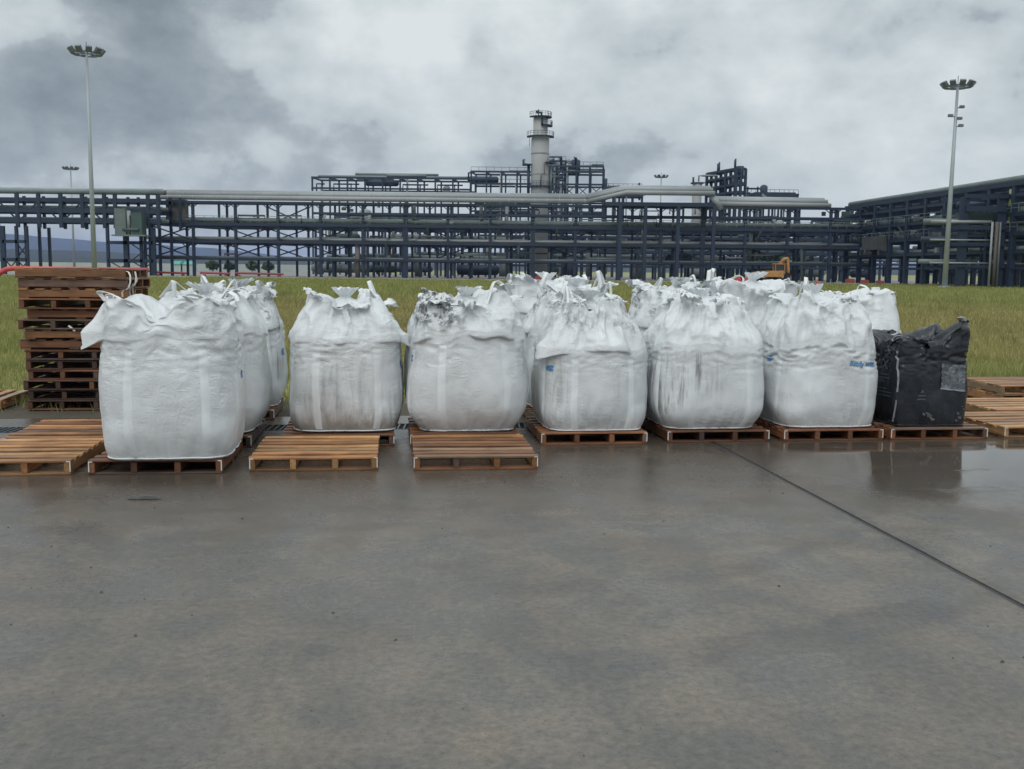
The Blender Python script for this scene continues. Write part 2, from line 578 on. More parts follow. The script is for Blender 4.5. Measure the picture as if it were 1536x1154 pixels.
def grass_mat():
    m, N = new_mat('field grass')
    g = N.node('ShaderNodeNewGeometry')
    c, n2 = field_col(N, g.outputs['Position'])
    at_ = N.node('ShaderNodeAttribute', attribute_type='GEOMETRY', attribute_name='tone')
    c = N.vmath('SCALE', c, N.ramp(at_.outputs['Fac'], 0, 1, 0.75, 1.35, False))
    N.put(N.b.inputs['Base Color'], c)
    N.b.inputs['Roughness'].default_value = 0.8
    N.b.inputs['Specular IOR Level'].default_value = 0.2
    tr = N.node('ShaderNodeBsdfTranslucent')
    N.put(tr.inputs[0], N.vmath('SCALE', c, 1.1))
    mx = N.node('ShaderNodeMixShader')
    mx.inputs[0].default_value = 0.3
    N.l.new(N.b.outputs[0], mx.inputs[1])
    N.l.new(tr.outputs[0], mx.inputs[2])
    N.l.new(mx.outputs[0], N.out.inputs[0])
    return m


def bag_mat(name, seed, dirt=0.3, streak=0.0, brown=0.0, top=0.0, base=(0.73, 0.755, 0.77), side=None):
    """woven white sacking: faint weave, creases, smears of black dust, brown splash at the foot"""
    m, N = new_mat(name)
    co0 = N.node('ShaderNodeTexCoord').outputs['Object']
    co = N.vmath('ADD', co0, (seed * 3.17, seed * 1.31, seed * 2.23))
    x, y, z = N.sep(co0)
    big = N.noise(co, 2.2, 5, 0.6, 0.3)
    c = N.mix(N.ramp(big, 0.3, 0.7), tuple(b * 0.93 for b in base), tuple(min(1, b * 1.05) for b in base))
    # smears
    sm = N.noise(N.mapping(co, scale=(1, 1, 0.7)), 3.6, 9, 0.72, 0.5)
    dirt = min(1.0, dirt + .12)
    smf = N.math('MULTIPLY', N.ramp(sm, 0.64 - 0.18 * dirt, 0.82 - 0.14 * dirt), N.ramp(N.noise(co, 1.1, 3), 0.42, 0.62))
    c = N.mix(N.math('MULTIPLY', smf, min(1.0, 0.25 + 0.6 * dirt)), c, (0.13, 0.14, 0.155, 1))
    # spots
    sp = N.ramp(N.noise(co, 34, 3, 0.6), 0.70, 0.76)
    c = N.mix(N.math('MULTIPLY', sp, 0.35 * min(1, dirt + 0.2)), c, (0.10, 0.10, 0.11, 1))
    if streak:
        st = N.noise(N.mapping(co, scale=(9, 9, 0.9), rot=(0.12, 0.1, 0)), 1.5, 7, 0.7, 0.6)
        mask = N.ramp(N.noise(co, 1.4, 2), 0.40, 0.58)
        if side is not None:
            mask = N.math('MULTIPLY', mask, N.ramp(x, side[0], side[1]))
        stf = N.math('MULTIPLY', N.math('MULTIPLY', N.ramp(st, 0.42, 0.68), mask), N.ramp(z, 0.85, 0.55))
        c = N.mix(N.math('MULTIPLY', stf, streak), c, (0.15, 0.15, 0.155, 1))
    if brown:
        bn = N.math('ADD', z, N.math('MULTIPLY', N.noise(N.mapping(co, scale=(4, 4, 1)), 2.5, 6, 0.65), -0.35))
        c = N.mix(N.math('MULTIPLY', N.ramp(bn, 0.04, -0.14), brown), c, (0.27, 0.22, 0.17, 1))
    if top:
        tn = N.noise(co, 10, 9, 0.8, 0.0)
        if side is not None:
            tf = N.math('MULTIPLY', N.ramp(tn, 0.47, 0.55), N.ramp(z, 0.90, 1.04))
            tf = N.math('MULTIPLY', tf, N.ramp(x, side[0], side[1]))
        else:
            tf = N.math('MULTIPLY', N.ramp(tn, 0.50, 0.58), N.ramp(z, 0.86, 1.02))
            tf = N.math('MULTIPLY', tf, N.ramp(N.noise(co, 2.4, 2), 0.42, 0.54))
        c = N.mix(N.math('MULTIPLY', tf, top), c, (0.035, 0.037, 0.042, 1))
    N.put(N.b.inputs['Base Color'], c)
    N.b.inputs['Roughness'].default_value = 0.40
    N.b.inputs['Specular IOR Level'].default_value = 0.4
    bp = N.node('ShaderNodeBump')
    N.put(bp.inputs['Strength'], N.math('ADD', N.ramp(N.noise(co, 1.7, 3), 0.36, 0.64, 0.08, 0.30), N.ramp(z, 0.45, 0.72, 0.0, 0.10)))
    bp.inputs['Distance'].default_value = 0.014
    cr1 = N.math('ABSOLUTE', N.math('SUBTRACT', N.noise(N.mapping(co, scale=(1, 1, 3.2)), 4.5, 4, 0.55, 0.3), 0.5))
    cr2 = N.math('ABSOLUTE', N.math('SUBTRACT', N.noise(N.mapping(co, rot=(0.6, 0.5, 0.2), scale=(1.6, 1.6, .8)), 5.5, 4, 0.55, 0.3), 0.5))
    h1 = N.math('SUBTRACT', 1.0, N.math('MULTIPLY', N.math('MINIMUM', cr1, cr2), 7.0), clamp=True)
    h2 = N.noise(co, 44, 4, 0.6)
    N.put(bp.inputs['Height'], N.math('ADD', h1, N.math('MULTIPLY', h2, 0.25)))
    N.put(N.b.inputs['Normal'], bp.outputs[0])
    tr = N.node('ShaderNodeBsdfTranslucent')
    N.put(tr.inputs[0], c)
    mx = N.node('ShaderNodeMixShader')
    mx.inputs[0].default_value = 0.12
    N.l.new(N.b.outputs[0], mx.inputs[1])
    N.l.new(tr.outputs[0], mx.inputs[2])
    N.l.new(mx.outputs[0], N.out.inputs[0])
    return m


def black_bag_mat():
    m, N = new_mat('black woven sacking')
    co = N.node('ShaderNodeTexCoord').outputs['Object']
    n = N.noise(co, 3, 6, 0.65, 0.4)
    c = N.mix(N.ramp(n, 0.3, 0.7), (0.010, 0.012, 0.017, 1), (0.020, 0.023, 0.030, 1))
    d = N.math('MULTIPLY', N.ramp(N.noise(co, 8, 8, 0.75, 0.6), 0.60, 0.78), N.ramp(N.noise(co, 2.1, 2), 0.48, 0.62))
    c = N.mix(N.math('MULTIPLY', d, 0.30), c, (0.20, 0.20, 0.20, 1))
    N.put(N.b.inputs['Base Color'], c)
    N.b.inputs['Roughness'].default_value = 0.24
    bp = N.node('ShaderNodeBump')
    bp.inputs['Strength'].default_value = 0.5
    bp.inputs['Distance'].default_value = 0.012
    N.put(bp.inputs['Height'], N.noise(co, 12, 6, 0.6, 0.8))
    N.put(N.b.inputs['Normal'], bp.outputs[0])
    return m


def pouch_mat():
    m, N = new_mat('crinkled clear pouch')
    co = N.node('ShaderNodeTexCoord').outputs['Object']
    n = N.noise(co, 17, 6, 0.7, 0.9)
    N.put(N.b.inputs['Base Color'], N.mix(N.ramp(n, 0.38, 0.66), (0.065, 0.078, 0.092, 1), (0.20, 0.22, 0.24, 1)))
    N.b.inputs['Roughness'].default_value = 0.18
    bp = N.node('ShaderNodeBump')
    bp.inputs['Strength'].default_value = 1.0
    bp.inputs['Distance'].default_value = 0.02
    N.put(bp.inputs['Height'], n)
    N.put(N.b.inputs['Normal'], bp.outputs[0])
    return m


M_conc = concrete_mat()
M_ground = ground_mat()
M_grass = grass_mat()

# ------------------------------------------------------------------ ground, yard, field
me = grid_mesh('ground', [(-9000, -600, -0.03), (9000, -600, -0.03), (9000, 9500, -0.03), (-9000, 9500, -0.03)], [(0, 1, 2, 3)], M_ground, False)
ground = tag(link(bpy.data.objects.new('ground', me)), kind='structure', label='olive grass field running back to the plant')

yard_root = tag(empty('concrete_yard', (0, 0, 0), PSI), kind='structure', label='wet grey brown concrete yard with one dark joint')
JU = 3.075                         # the joint between the two slabs


def slab(u0, u1, v0, v1, wob_side):
    """cast slab with a slightly broken arris along the joint"""
    n = 90
    vs = np.linspace(v0, v1, n)
    wob = 0.006 * pn(vs * 3.1, 0, wob_side) + 0.010 * np.maximum(0, pn(vs * 1.1, 4, wob_side) - .25) * 4
    edge = (u1 - 0.021 - wob) if wob_side == 1 else (u0 + 0.021 + wob)
    other = u0 if wob_side == 1 else u1
    m = MB()
    for i in range(n):
        a, b = (other, edge[i]) if wob_side == 1 else (edge[i], other)
        m.v += [(a, vs[i], 0), (b, vs[i], 0), (a, vs[i], -0.15), (b, vs[i], -0.15)]
    for i in range(n - 1):
        k = i * 4
        m.f += [(k, k + 1, k + 5, k + 4), (k + 1, k + 3, k + 7, k + 5), (k + 2, k, k + 4, k + 6)]
    m.f += [(0, 2, 3, 1), (4 * n - 4, 4 * n - 3, 4 * n - 1, 4 * n - 2)]
    return m


slab(-16, JU, -6, 9.98, 1).build('slab', M_conc, yard_root)
slab(JU, 22, -6, 9.98, 0).build('slab', M_conc, yard_root)
m_joint = simple('joint sealant', (0.028, 0.028, 0.030), 0.6, 0, 0.4, 5)
MB().box((JU, 1.99, -0.022), (0.10, 15.9, 0.03)).build('joint_sealant', m_joint, yard_root)
MB().box((3, 10.62, -0.075), (38, 0.56, 0.15)).build('drain_kerb', M_conc, yard_root)
MB().box((3, 10.16, -0.125), (38, 0.35, 0.03)).build('drain_bed', M_channel, yard_root)
# steel gratings over the drain, one metre each
gm = MB()
for y in (-0.165, 0.165):
    gm.box((0, y, 0), (0.98, 0.012, 0.03))
for i in range(17):
    x = -0.48 + i * 0.06
    gm.bar((x - 0.015, -0.16, 0), (x + 0.015, 0.16, 0), 0.014, 0.028)
for i in range(3):
    gm.box((0, -0.08 + 0.08 * i, 0.006), (0.97, 0.008, 0.012))
gmesh = gm.mesh('grating', M_grate)
for i in range(24):
    o = bpy.data.objects.new('grating', gmesh)
    o.location = (-8.5 + i, 10.16, -0.012)
    link(o, yard_root)

plant_pad = MB().box((10, 250, -0.02), (260, 190, 0.012)).build('plant_ground', simple('plant gravel', (0.20, 0.195, 0.185), 0.9, 0, 0.2, 0.2))
tag(plant_pad, kind='structure', label='pale hardstanding under the pipe racks')
road = MB().box((-5, 151.0, -0.005), (200, 6.5, 0.02)).box((-5, 154.5, 0.06), (200, 0.5, 0.15)).build('plant_road', M_kerb)
tag(road, kind='structure', label='pale kerbed road in front of the pipe racks')

# distant hills
def ridge(name, Y, prof, depth, mat, label, seed):
    xs = np.linspace(-0.75, 0.75, 240)
    pts = []
    px = 768 + xs * 1500
    z = np.interp(px, [p[0] for p in prof], [p[1] for p in prof])
    zz = np.array([at(a, b, Y).z for a, b in zip(px, z)])
    base_y = np.array([at(a, 401, Y).z for a in px])
    zz = np.maximum(zz + (Y / 1500) * 1.4 * fbm(xs * 26 + seed, 0, 0, 4), 0.5)
    rows = []
    for k, (dy, f) in enumerate(((-depth, 0.0), (-depth * .5, .55), (0, 1.0), (depth * .6, .6), (depth * 1.2, 0))):
        w = 1 + .15 * fbm(xs * 40 + k * 9, seed, 1, 3) * (0 < f < 1)
        rows.append(np.stack([xs * Y, np.full_like(xs, Y + dy), zz * f * w - (f == 0) * 2], 1))
    co = np.concatenate(rows)
    n = len(xs)
    q = [(r * n + i, r * n + i + 1, (r + 1) * n + i + 1, (r + 1) * n + i) for r in range(4) for i in range(n - 1)]
    o = link(bpy.data.objects.new(name, grid_mesh(name, co, q, mat)))
    return tag(o, kind='structure', label=label)


M_hill = simple('far wooded hillside', (0.022, 0.034, 0.040), 0.95, 0, 0.25, 0.004)
ridge('hills', 5200, [(-400, 342), (0, 350), (60, 355), (150, 362), (300, 371), (400, 381), (470, 392), (560, 397), (1536, 400), (2000, 392)], 900, M_hill, 'blue hazy ridge seen under the left pipe bridge', 3)
ridge('low_hills', 1500, [(-400, 373), (0, 374), (120, 376), (300, 385), (420, 388), (520, 394), (1536, 402), (2000, 398)], 260, M_hill, 'dark wooded rise below the blue ridge', 8)


# ------------------------------------------------------------------ industrial plant
def bar_part(root, name, a, b, w, h, mat):
    return MB().bar(a, b, w, h).build(name, mat, root)


def pipe_part(root, name, pts, r, mat, n=10):
    return MB().tube(pts, r, n).build(name, mat, root, True)


def rack_frame(root, xs, ys, levels, mat, cw=0.5, bw=0.42, top=None, long_skip=(), cross=True, col_rows=None, shift=None):
    """steel portal rack in the root's own axes: xs column stations, ys rows, levels beam heights"""
    top = top or levels[-1]
    for j, y in enumerate(ys):
        s = shift[j] if shift else 0.0
        for x in xs:
            bar_part(root, 'column', (x + s, y, 0), (x + s, y, top), cw, cw, mat)
        for k, z in enumerate(levels):
            if (j, k) in long_skip: continue
            bar_part(root, 'beam', (xs[0] - .3 + s, y - cw * .55, z), (xs[-1] + .3 + s, y - cw * .55, z), bw, bw * 1.1, mat)
    if cross:
        for x in xs:
            for k, z in enumerate(levels):
                bar_part(root, 'cross_beam', (x, ys[0], z - .05), (x, ys[-1], z - .05), bw * .8, bw, mat)


def brace(root, x0, x1, y, z0, z1, mat, w=0.16):
    bar_part(root, 'brace', (x0, y, z0), (x1, y, z1), w, w, mat)
    bar_part(root, 'brace', (x0, y + .2, z1), (x1, y + .2, z0), w, w, mat)


def knee(root, xs, y, z, mat):
    for x in xs:
        bar_part(root, 'knee_brace', (x, y, z - 1.3), (x + 1.3, y, z - .2), .15, .15, mat)
        bar_part(root, 'knee_brace', (x, y, z - 1.3), (x - 1.3, y, z - .2), .15, .15, mat)


GR = 'steel structures of the plant'
# --- main pipe rack, along the far edge of the field
D = 165.0
x0 = at(228, 400, D).x
mr = thing('pipe_rack', 'long four tiered navy pipe rack crossing the middle of the view', 'pipe rack', (0, D, 0), 0, GR)
xs = [x0 + 6.93 * i for i in range(18)]
ZL = [2.9, 5.7, 8.5]
for j, (y, s) in enumerate(((0, 0), (8, 3.3), (16.5, 6.4))):
    for i, x in enumerate(xs):
        thick = 0.7 if (j == 0 and i in (0, 6, 9, 13, 17)) else (0.44 if j == 0 else 0.34)
        bar_part(mr, 'column', (x + s, y, 0), (x + s, y, 12.0 + .062 * y), thick, 0.45, M_steel)
    for z in ZL:
        bar_part(mr, 'beam', (xs[0] + s - .3, y - .3, z), (xs[-1] + s + .3, y - .3, z), .3, .46 if z > 8 else (.40 if z > 5 else .28), M_steel)
    bar_part(mr, 'beam', (xs[0] + s - .3, y - .3, 12.0 + .062 * y), (xs[-1] + s + .3, y - .3, 12.0 + .062 * y), .3, .4, M_steel)
for i, x in enumerate(xs):
    for z in (5.7, 8.5, 11.9):
        bar_part(mr, 'cross_beam', (x, 0, z - .1), (x + 6.4, 16.5, z - .1 + (1.0 if z > 11 else 0)), .3, .34, M_steel)
for i in (0, 1, 2, 3, 6, 9, 12, 14):
    y = 8 if i > 0 else 0.2
    s = 3.3 if i > 0 else 0
    brace(mr, xs[i] + s, xs[i + 1] + s, y, 5.8, 8.2, M_steel, .2)
    brace(mr, xs[i] + s, xs[i + 1] + s, y, 3.0, 5.4, M_steel, .2)
for i in (2,):
    brace(mr, xs[i] + 3.3, xs[i + 1] + 3.3, 8, 8.7, 11.8, M_steel, .2)
# pipes on the tiers
for z, y, r, m in ((9.15, .6, .28, M_pipe2), (9.3, 2.0, .4, M_pipe2), (9.1, 4.4, .3, M_pipe), (6.2, .7, .2, M_pipe), (6.25, 2.2, .32, M_pipe), (6.15, 5, .25, M_pipe2), (3.2, 1.2, .18, M_pipe2),
                   (9.2, 9.5, .35, M_pipe2), (6.3, 10, .35, M_pipe), (6.2, 12, .22, M_pipe2)):
    pipe_part(mr, 'pipe', [(xs[0] - 1, y, z), (xs[-1], y, z)], r, m)
# the two big clad headers along the top, with the raised loop to the right
def hdr(y, dz, r, mat):
    a = [(x0 + 1.5, y, 12.75 + dz), (at(880, 312, D).x, y, 12.75 + dz)]
    b = [(at(882, 312, D).x, y, 12.75 + dz), (at(936, 300, D).x, y - 3.0, 14.0 + dz), (at(1066, 300, D).x, y - 3.0, 14.0 + dz)]
    c = [(at(1074, 310, D).x, y, 12.6 + dz), (at(1245, 315, D).x, y, 12.5 + dz)]
    for pts in (a, b, c):
        o = pipe_part(mr, 'header_pipe', pts, r, mat, 16)
hdr(-.3, 0.0, .38, M_clad)
hdr(1.6, .62, .46, M_clad)
hdr(3.4, 1.0, .5, M_pipe)
pipe_part(mr, 'header_pipe', [(x0 + 1.4, -.3, 9.2), (x0 + 1.4, -.3, 12.7)], .25, M_clad)
MB().box((x0 + 4.0, 1.2, 10.7), (3.2, 1.6, 3.4)).build('pipe_manifold', M_brown, mr)
pipe_part(mr, 'pipe', [(at(1062, 300, D).x, -2.8, 13.8), (at(1076, 312, D).x, -2.8, 11.5)], .5, M_pipe)
for y, dz, r in ((-.3, 0.0, .40), (1.6, .62, .48)):
    mb = MB()
    for i in range(34):
        x = x0 + 3 + i * 2.05
        mb.tube([(x, y, 12.75 + dz), (x + .12, y, 12.75 + dz)], r, 14)
    tag(mb.build('cladding_bands', M_pipe, mr), kind='stuff')
# handrails, brackets, valves and small bore pipes on the tiers
for z in (8.75, 5.95):
    mb = MB()
    mb.bar((xs[0], -.55, z + 1.05), (xs[-1], -.55, z + 1.05), .07).bar((xs[0], -.55, z + .55), (xs[-1], -.55, z + .55), .05)
    for i in range(80):
        x = xs[0] + (xs[-1] - xs[0]) * i / 79
        mb.bar((x, -.55, z), (x, -.55, z + 1.05), .06)
    if z > 8: mb.build('handrail', M_pipe2, mr)
q5 = random.Random(15)
for row, s_, y in ((0, 0, -.1), (1, 3.3, 8)):
    mb = MB()
    for x in xs:
        for z in (5.7, 8.5, 12.0 + .062 * y):
            for d in (-1, 1):
                mb.bar((x + s_, y, z - .9), (x + s_ + d * .9, y, z - .15), .13)
    tag(mb.build('knee_braces', M_steel, mr), kind='stuff')
for k in range(70):
    px = q5.uniform(300, 1275) if k % 4 else q5.uniform(470, 900)
    x = at(px, 400, D).x
    z = q5.choice((3.1, 5.95, 5.95, 8.8, 8.8, 10.9))
    if px < 470 and z > 9: z = 8.8
    y = q5.uniform(-.2, 6)
    m_ = q5.choice((M_pipe, M_pipe2, M_pipe2, M_brown, M_steel, M_green))
    t_ = q5.random()
    if t_ < .4:
        l = q5.uniform(1.5, 5)
        h_ = q5.uniform(.5, 1.4)
        pipe_part(mr, 'branch_pipe', [(x, y, z), (x, y, z + h_), (x + l, y, z + h_), (x + l, y, z)], q5.uniform(.08, .18), m_, 8)
    elif t_ < .7:
        v_ = MB().tube([(x - .35, y, z + .3), (x + .35, y, z + .3)], .26, 8).bar((x, y, z + .3), (x, y, z + 1.0), .09).box((x, y, z + 1.02), (.5, .5, .07))
        v_.build('valve', m_, mr)
    else:
        MB().box((x, y, z + .35), (q5.uniform(.4, 1.3), .5, q5.uniform(.4, .9))).build('junction_box', m_, mr)
# flat roof under the loop
MB().box((at(985, 300, D).x, -1.0, 12.2), (17, 5.5, .6)).build('pipe_deck', M_steel, mr)
for px in (925, 962, 1010, 1062):
    bar_part(mr, 'column', (at(px, 400, D).x, -3.6, 0), (at(px, 400, D).x, -3.6, 12.2), .55, .5, M_steel)
# extra tier and dropped pipes in the busy right-hand stretch
for z, y, h in ((10.4, 0, .36), (10.7, 9, .3)):
    bar_part(mr, 'beam', (at(470, 400, D).x, y - .4, z), (xs[-1], y - .4, z), .4, h, M_steel)
rr = random.Random(5)
for k in range(20):
    px = rr.uniform(475, 1270)
    x = at(px, 400, D).x
    z1 = rr.choice((5.8, 8.6, 10.6, 12.2))
    pipe_part(mr, 'drop_pipe', [(x, rr.uniform(.5, 8), z1 - rr.choice((2.6, 3, 5.5))), (x, rr.uniform(.5, 8), z1)], rr.choice((.16, .22, .3)), rr.choice((M_pipe, M_pipe2, M_clad)), 8)
pipe_part(mr, 'drop_pipe', [(at(536, 400, D).x, .4, 0), (at(536, 400, D).x, .4, 5.5)], .42, M_brown)

# --- left pipe bridge
DB = 158.0
lb = thing('pipe_bridge', 'dark pipe bridge with an open span in front of blue hills', 'pipe bridge', (0, DB, 0), 0, GR)
bx = lambda p: at(p, 400, DB).x
xl, xr_ = bx(-160), bx(244)
for y in (0, 5.5):
    for z, h in ((zat(300, DB, 100), .6), (zat(316, DB, 100), .7), (zat(331, DB, 100), .7)):
        bar_part(lb, 'beam', (xl, y, z), (xr_, y, z), .4, h, M_steel)
for px in (-150, -100, -50, 0, 30, 62, 95, 127, 160, 176, 225, 240):
    bar_part(lb, 'post', (bx(px), -.05, 7.4), (bx(px), -.05, 12.6), .55, .4, M_steel)
    bar_part(lb, 'post', (bx(px) + 1.6, 5.5, 7.4), (bx(px) + 1.6, 5.5, 12.6), .4, .4, M_steel)
for i, px in enumerate((0, 30, 62, 95, 127)):
    bar_part(lb, 'brace', (bx(px), .1, 8.2 if i % 2 else 11.6), (bx(px + 32), .1, 11.6 if i % 2 else 8.2), .22, .22, M_steel)
for px in (-140, -90, 6, 27, 42, 163, 190, 213, 231):
    bar_part(lb, 'column', (bx(px), 0, 0), (bx(px), 0, 7.6), .7 if px in (6, 190, 231) else .42, .5, M_steel)
    bar_part(lb, 'column', (bx(px) + 1.0, 5.5, 0), (bx(px) + 1.0, 5.5, 7.6), .4, .4, M_steel)
for a, b in ((6, 42), (163, 231)):
    for z in (2.4, 5.2):
        bar_part(lb, 'beam', (bx(a), -.1, z), (bx(b), -.1, z), .3, .5, M_steel)
    brace(lb, bx(a), bx((a + b) / 2), .3, .2, 2.3, M_steel, .15)
    brace(lb, bx((a + b) / 2), bx(b), .3, .2, 2.3, M_steel, .15)
    brace(lb, bx((a + b) / 2), bx(b), .3, 2.5, 5.0, M_steel, .15)
for y, z, r, m in ((.4, 13.0, .42, M_pipe2), (1.6, 13.25, .45, M_pipe), (3.0, 13.2, .4, M_brown), (1.2, 10.6, .3, M_pipe2), (2.4, 8.8, .35, M_pipe2), (3.6, 10.6, .3, M_pipe2), (4, 8.7, .3, M_pipe2)):
    pipe_part(lb, 'pipe', [(xl, y, z), (xr_ - .2, y, z)], r, m)
# the grey and green blower box standing in the bridge tower
bb = thing('equipment_skid', 'grey and green equipment skid high in the left tower', 'equipment', (bx(203), DB - 1.2, zat(355, DB, 203)), 0)
MB().box((0, 0, .1), (5.2, 2.6, .2)).build('skid_base', M_pipe2, bb)
MB().box((-1.3, 0, 2.2), (1.7, 2.0, 4.0)).build('housing', M_pipe2, bb)
MB().box((1.2, 0, 1.9), (1.6, 2.0, 3.4)).build('green_housing', M_green, bb)
MB().tube([(-.2, -.4, .2), (-.2, -.4, 3.9)], .35, 10).build('duct', M_pipe, bb, True)
MB().tube([(-1.3, -.4, 3.0), (1.3, -.4, 3.0)], .3, 10).build('duct', M_green, bb, True)
MB().tube([(-.9, -1.1, 1.0), (1.6, -1.1, 1.0)], .25, 10).build('duct', M_green, bb, True)

# --- right pipe rack, coming towards the camera
rk = thing('pipe_rack', 'tall navy pipe rack on the right, its top edge rising towards the frame', 'pipe rack', (0, 0, 0), 0, GR)
A0 = Vector((at(1268, 400, 171).x, 171, 0))
A1 = Vector((at(1600, 400, 112).x, 112, 0))
dv = (A1 - A0)
L = dv.length
rk.location = A0
rk.rotation_euler = (0, 0, math.atan2(dv.y, dv.x))
st = [i * L / 11 for i in range(12)]
rows = (0, 7.5)
for j, y in enumerate(rows):
    for i, x in enumerate(st):
        bar_part(rk, 'column', (x, y, 0), (x, y, 12.2), .62 if j == 0 else .5, .62, M_steel)
    for z, h in ((2.4, .28), (4.4, .32), (6.6, .42), (8.9, .42), (11.2, .4), (12.6, .55)):
        bar_part(rk, 'beam', (-1, y, z), (L + 1, y, z), .35, h, M_steel)
for i, x in enumerate(st):
    for z in (4.4, 6.6, 8.9, 11.2, 12.4):
        bar_part(rk, 'cross_beam', (x, 0, z - .1), (x, 7.5, z - .1), .3, .5, M_steel)
for i in (1, 2, 4, 6):
    brace(rk, st[i], st[i + 1], .2, 6.8, 8.7, M_steel, .18)
    brace(rk, st[i], st[i + 1], 7.4, 9.0, 11.0, M_steel, .18)
for z, y, r, m in ((13.2, .8, .42, M_pipe2), (13.3, 2.4, .5, M_clad), (13.2, 4.4, .45, M_pipe), (9.5, 1, .4, M_pipe2), (9.4, 3, .45, M_pipe), (9.4, 5.5, .4, M_pipe2), (7.1, 1.2, .35, M_pipe2), (7.1, 3.4, .35, M_pipe2),
                   (7.1, 5.5, .4, M_steel), (4.9, 1, .25, M_clad), (4.9, 2.5, .3, M_pipe2), (4.9, 4.5, .3, M_steel), (11.7, 2, .4, M_steel), (11.7, 5, .45, M_steel)):
    pipe_part(rk, 'pipe', [(-1, y, z), (L + 1, y, z)], r, m)
MB().box((st[2] + 2, -1.0, 6.3), (5.5, 1.6, 2.0)).build('cable_cabinet', M_darkbox, rk)
for k in range(10):
    x = rr.uniform(4, L - 3)
    zt = rr.choice((6.5, 8.8, 11))
    pipe_part(rk, 'drop_pipe', [(x, rr.uniform(-.6, 5), zt - rr.choice((2, 4))), (x, rr.uniform(-.6, 5), zt)], rr.choice((.14, .2)), rr.choice((M_pipe, M_clad, M_pipe2)), 8)

for k in range(60):
    x = q5.uniform(0, L)
    z = q5.choice((4.6, 6.9, 9.2, 11.5))
    y = q5.uniform(-.5, 6)
    m_ = q5.choice((M_pipe, M_pipe2, M_pipe2, M_brown, M_clad, M_green))
    if q5.random() < .5:
        l, h_ = q5.uniform(1, 3.5), q5.uniform(.4, 1.2)
        pipe_part(rk, 'branch_pipe', [(x, y, z), (x, y, z + h_), (x + l, y, z + h_), (x + l, y, z)], q5.uniform(.08, .2), m_, 8)
    else:
        MB().box((x, y, z + .35), (q5.uniform(.4, 1.5), .5, q5.uniform(.3, .8))).build('junction_box', m_, rk)
for z in (6.85, 9.1):
    mb = MB().bar((-1, -.5, z + 1.05), (L, -.5, z + 1.05), .07).bar((-1, -.5, z + .55), (L, -.5, z + .55), .05)
    for i in range(40):
        mb.bar((L * i / 39, -.5, z), (L * i / 39, -.5, z + 1.05), .06)
    mb.build('handrail', M_pipe2, rk)

# --- cross structure at the right edge
xq = lambda p, Y=124: at(p, 400, Y).x
cr = thing('pipe_rack', 'level cross rack with pale pipes standing right of the tall lamp mast', 'pipe rack', (0, 124, 0), 0, GR)
cx = [xq(1441), xq(1497), xq(1536), xq(1590)]
for j, y in enumerate((0, 7)):
    for i, x in enumerate(cx):
        bar_part(cr, 'column', (x + j * 1.2, y, 0), (x + j * 1.2, y, 10.9 + .28 * i), 1.0 if j == 0 and i != 2 else .5, .5, M_steel)
    for z, h in ((2.6, .3), (5.3, .45), (7.3, .5), (9.6, .7), (11.1, .5)):
        bar_part(cr, 'beam', (cx[0] - (1.5 if z < 9 else 0), y - .35, z), (cx[-1], y - .35, z), .35, h, M_steel)
for z, y, r, m in ((8.0, -.2, .2, M_pipe), (5.8, -.2, .12, M_pipe), (3.0, -.3, .11, M_pipe), (8.1, 2, .4, M_pipe2), (5.9, 2.5, .4, M_steel), (3.2, 3, .3, M_pipe2), (10.2, 2, .4, M_steel)):
    pipe_part(cr, 'pipe', [(cx[0] - (4 if z < 9 else 0), y, z), (xq(1482), y, z), ], r, m)
    pipe_part(cr, 'pipe', [(xq(1505), y, z), (cx[-1], y, z), ], r, m)
for px, r, m in ((1480, .14, M_pipe), (1487, .22, M_brown), (1492, .13, M_pipe2)):
    pipe_part(cr, 'drop_pipe', [(xq(px), -.8, .1), (xq(px), -.8, 8.0)], r, m)
pipe_part(cr, 'drop_pipe', [(xq(1509), -.2, 8.2), (xq(1509), -.2, 12)], .28, simple('yellow green pipe', (.25, .27, .09), .6))
MB().box((xq(1470), 2, 8.6), (4.0, 2.5, 1.3)).build('green_housing', M_green, cr)
MB().tube([(xq(1518), 1.2, 8.3), (xq(1523), 1.2, 9.6), (xq(1532), 1.2, 10.0), (xq(1560), 1.2, 10.0)], .6, 12).build('elbow_pipe', M_pipe2, cr, True)

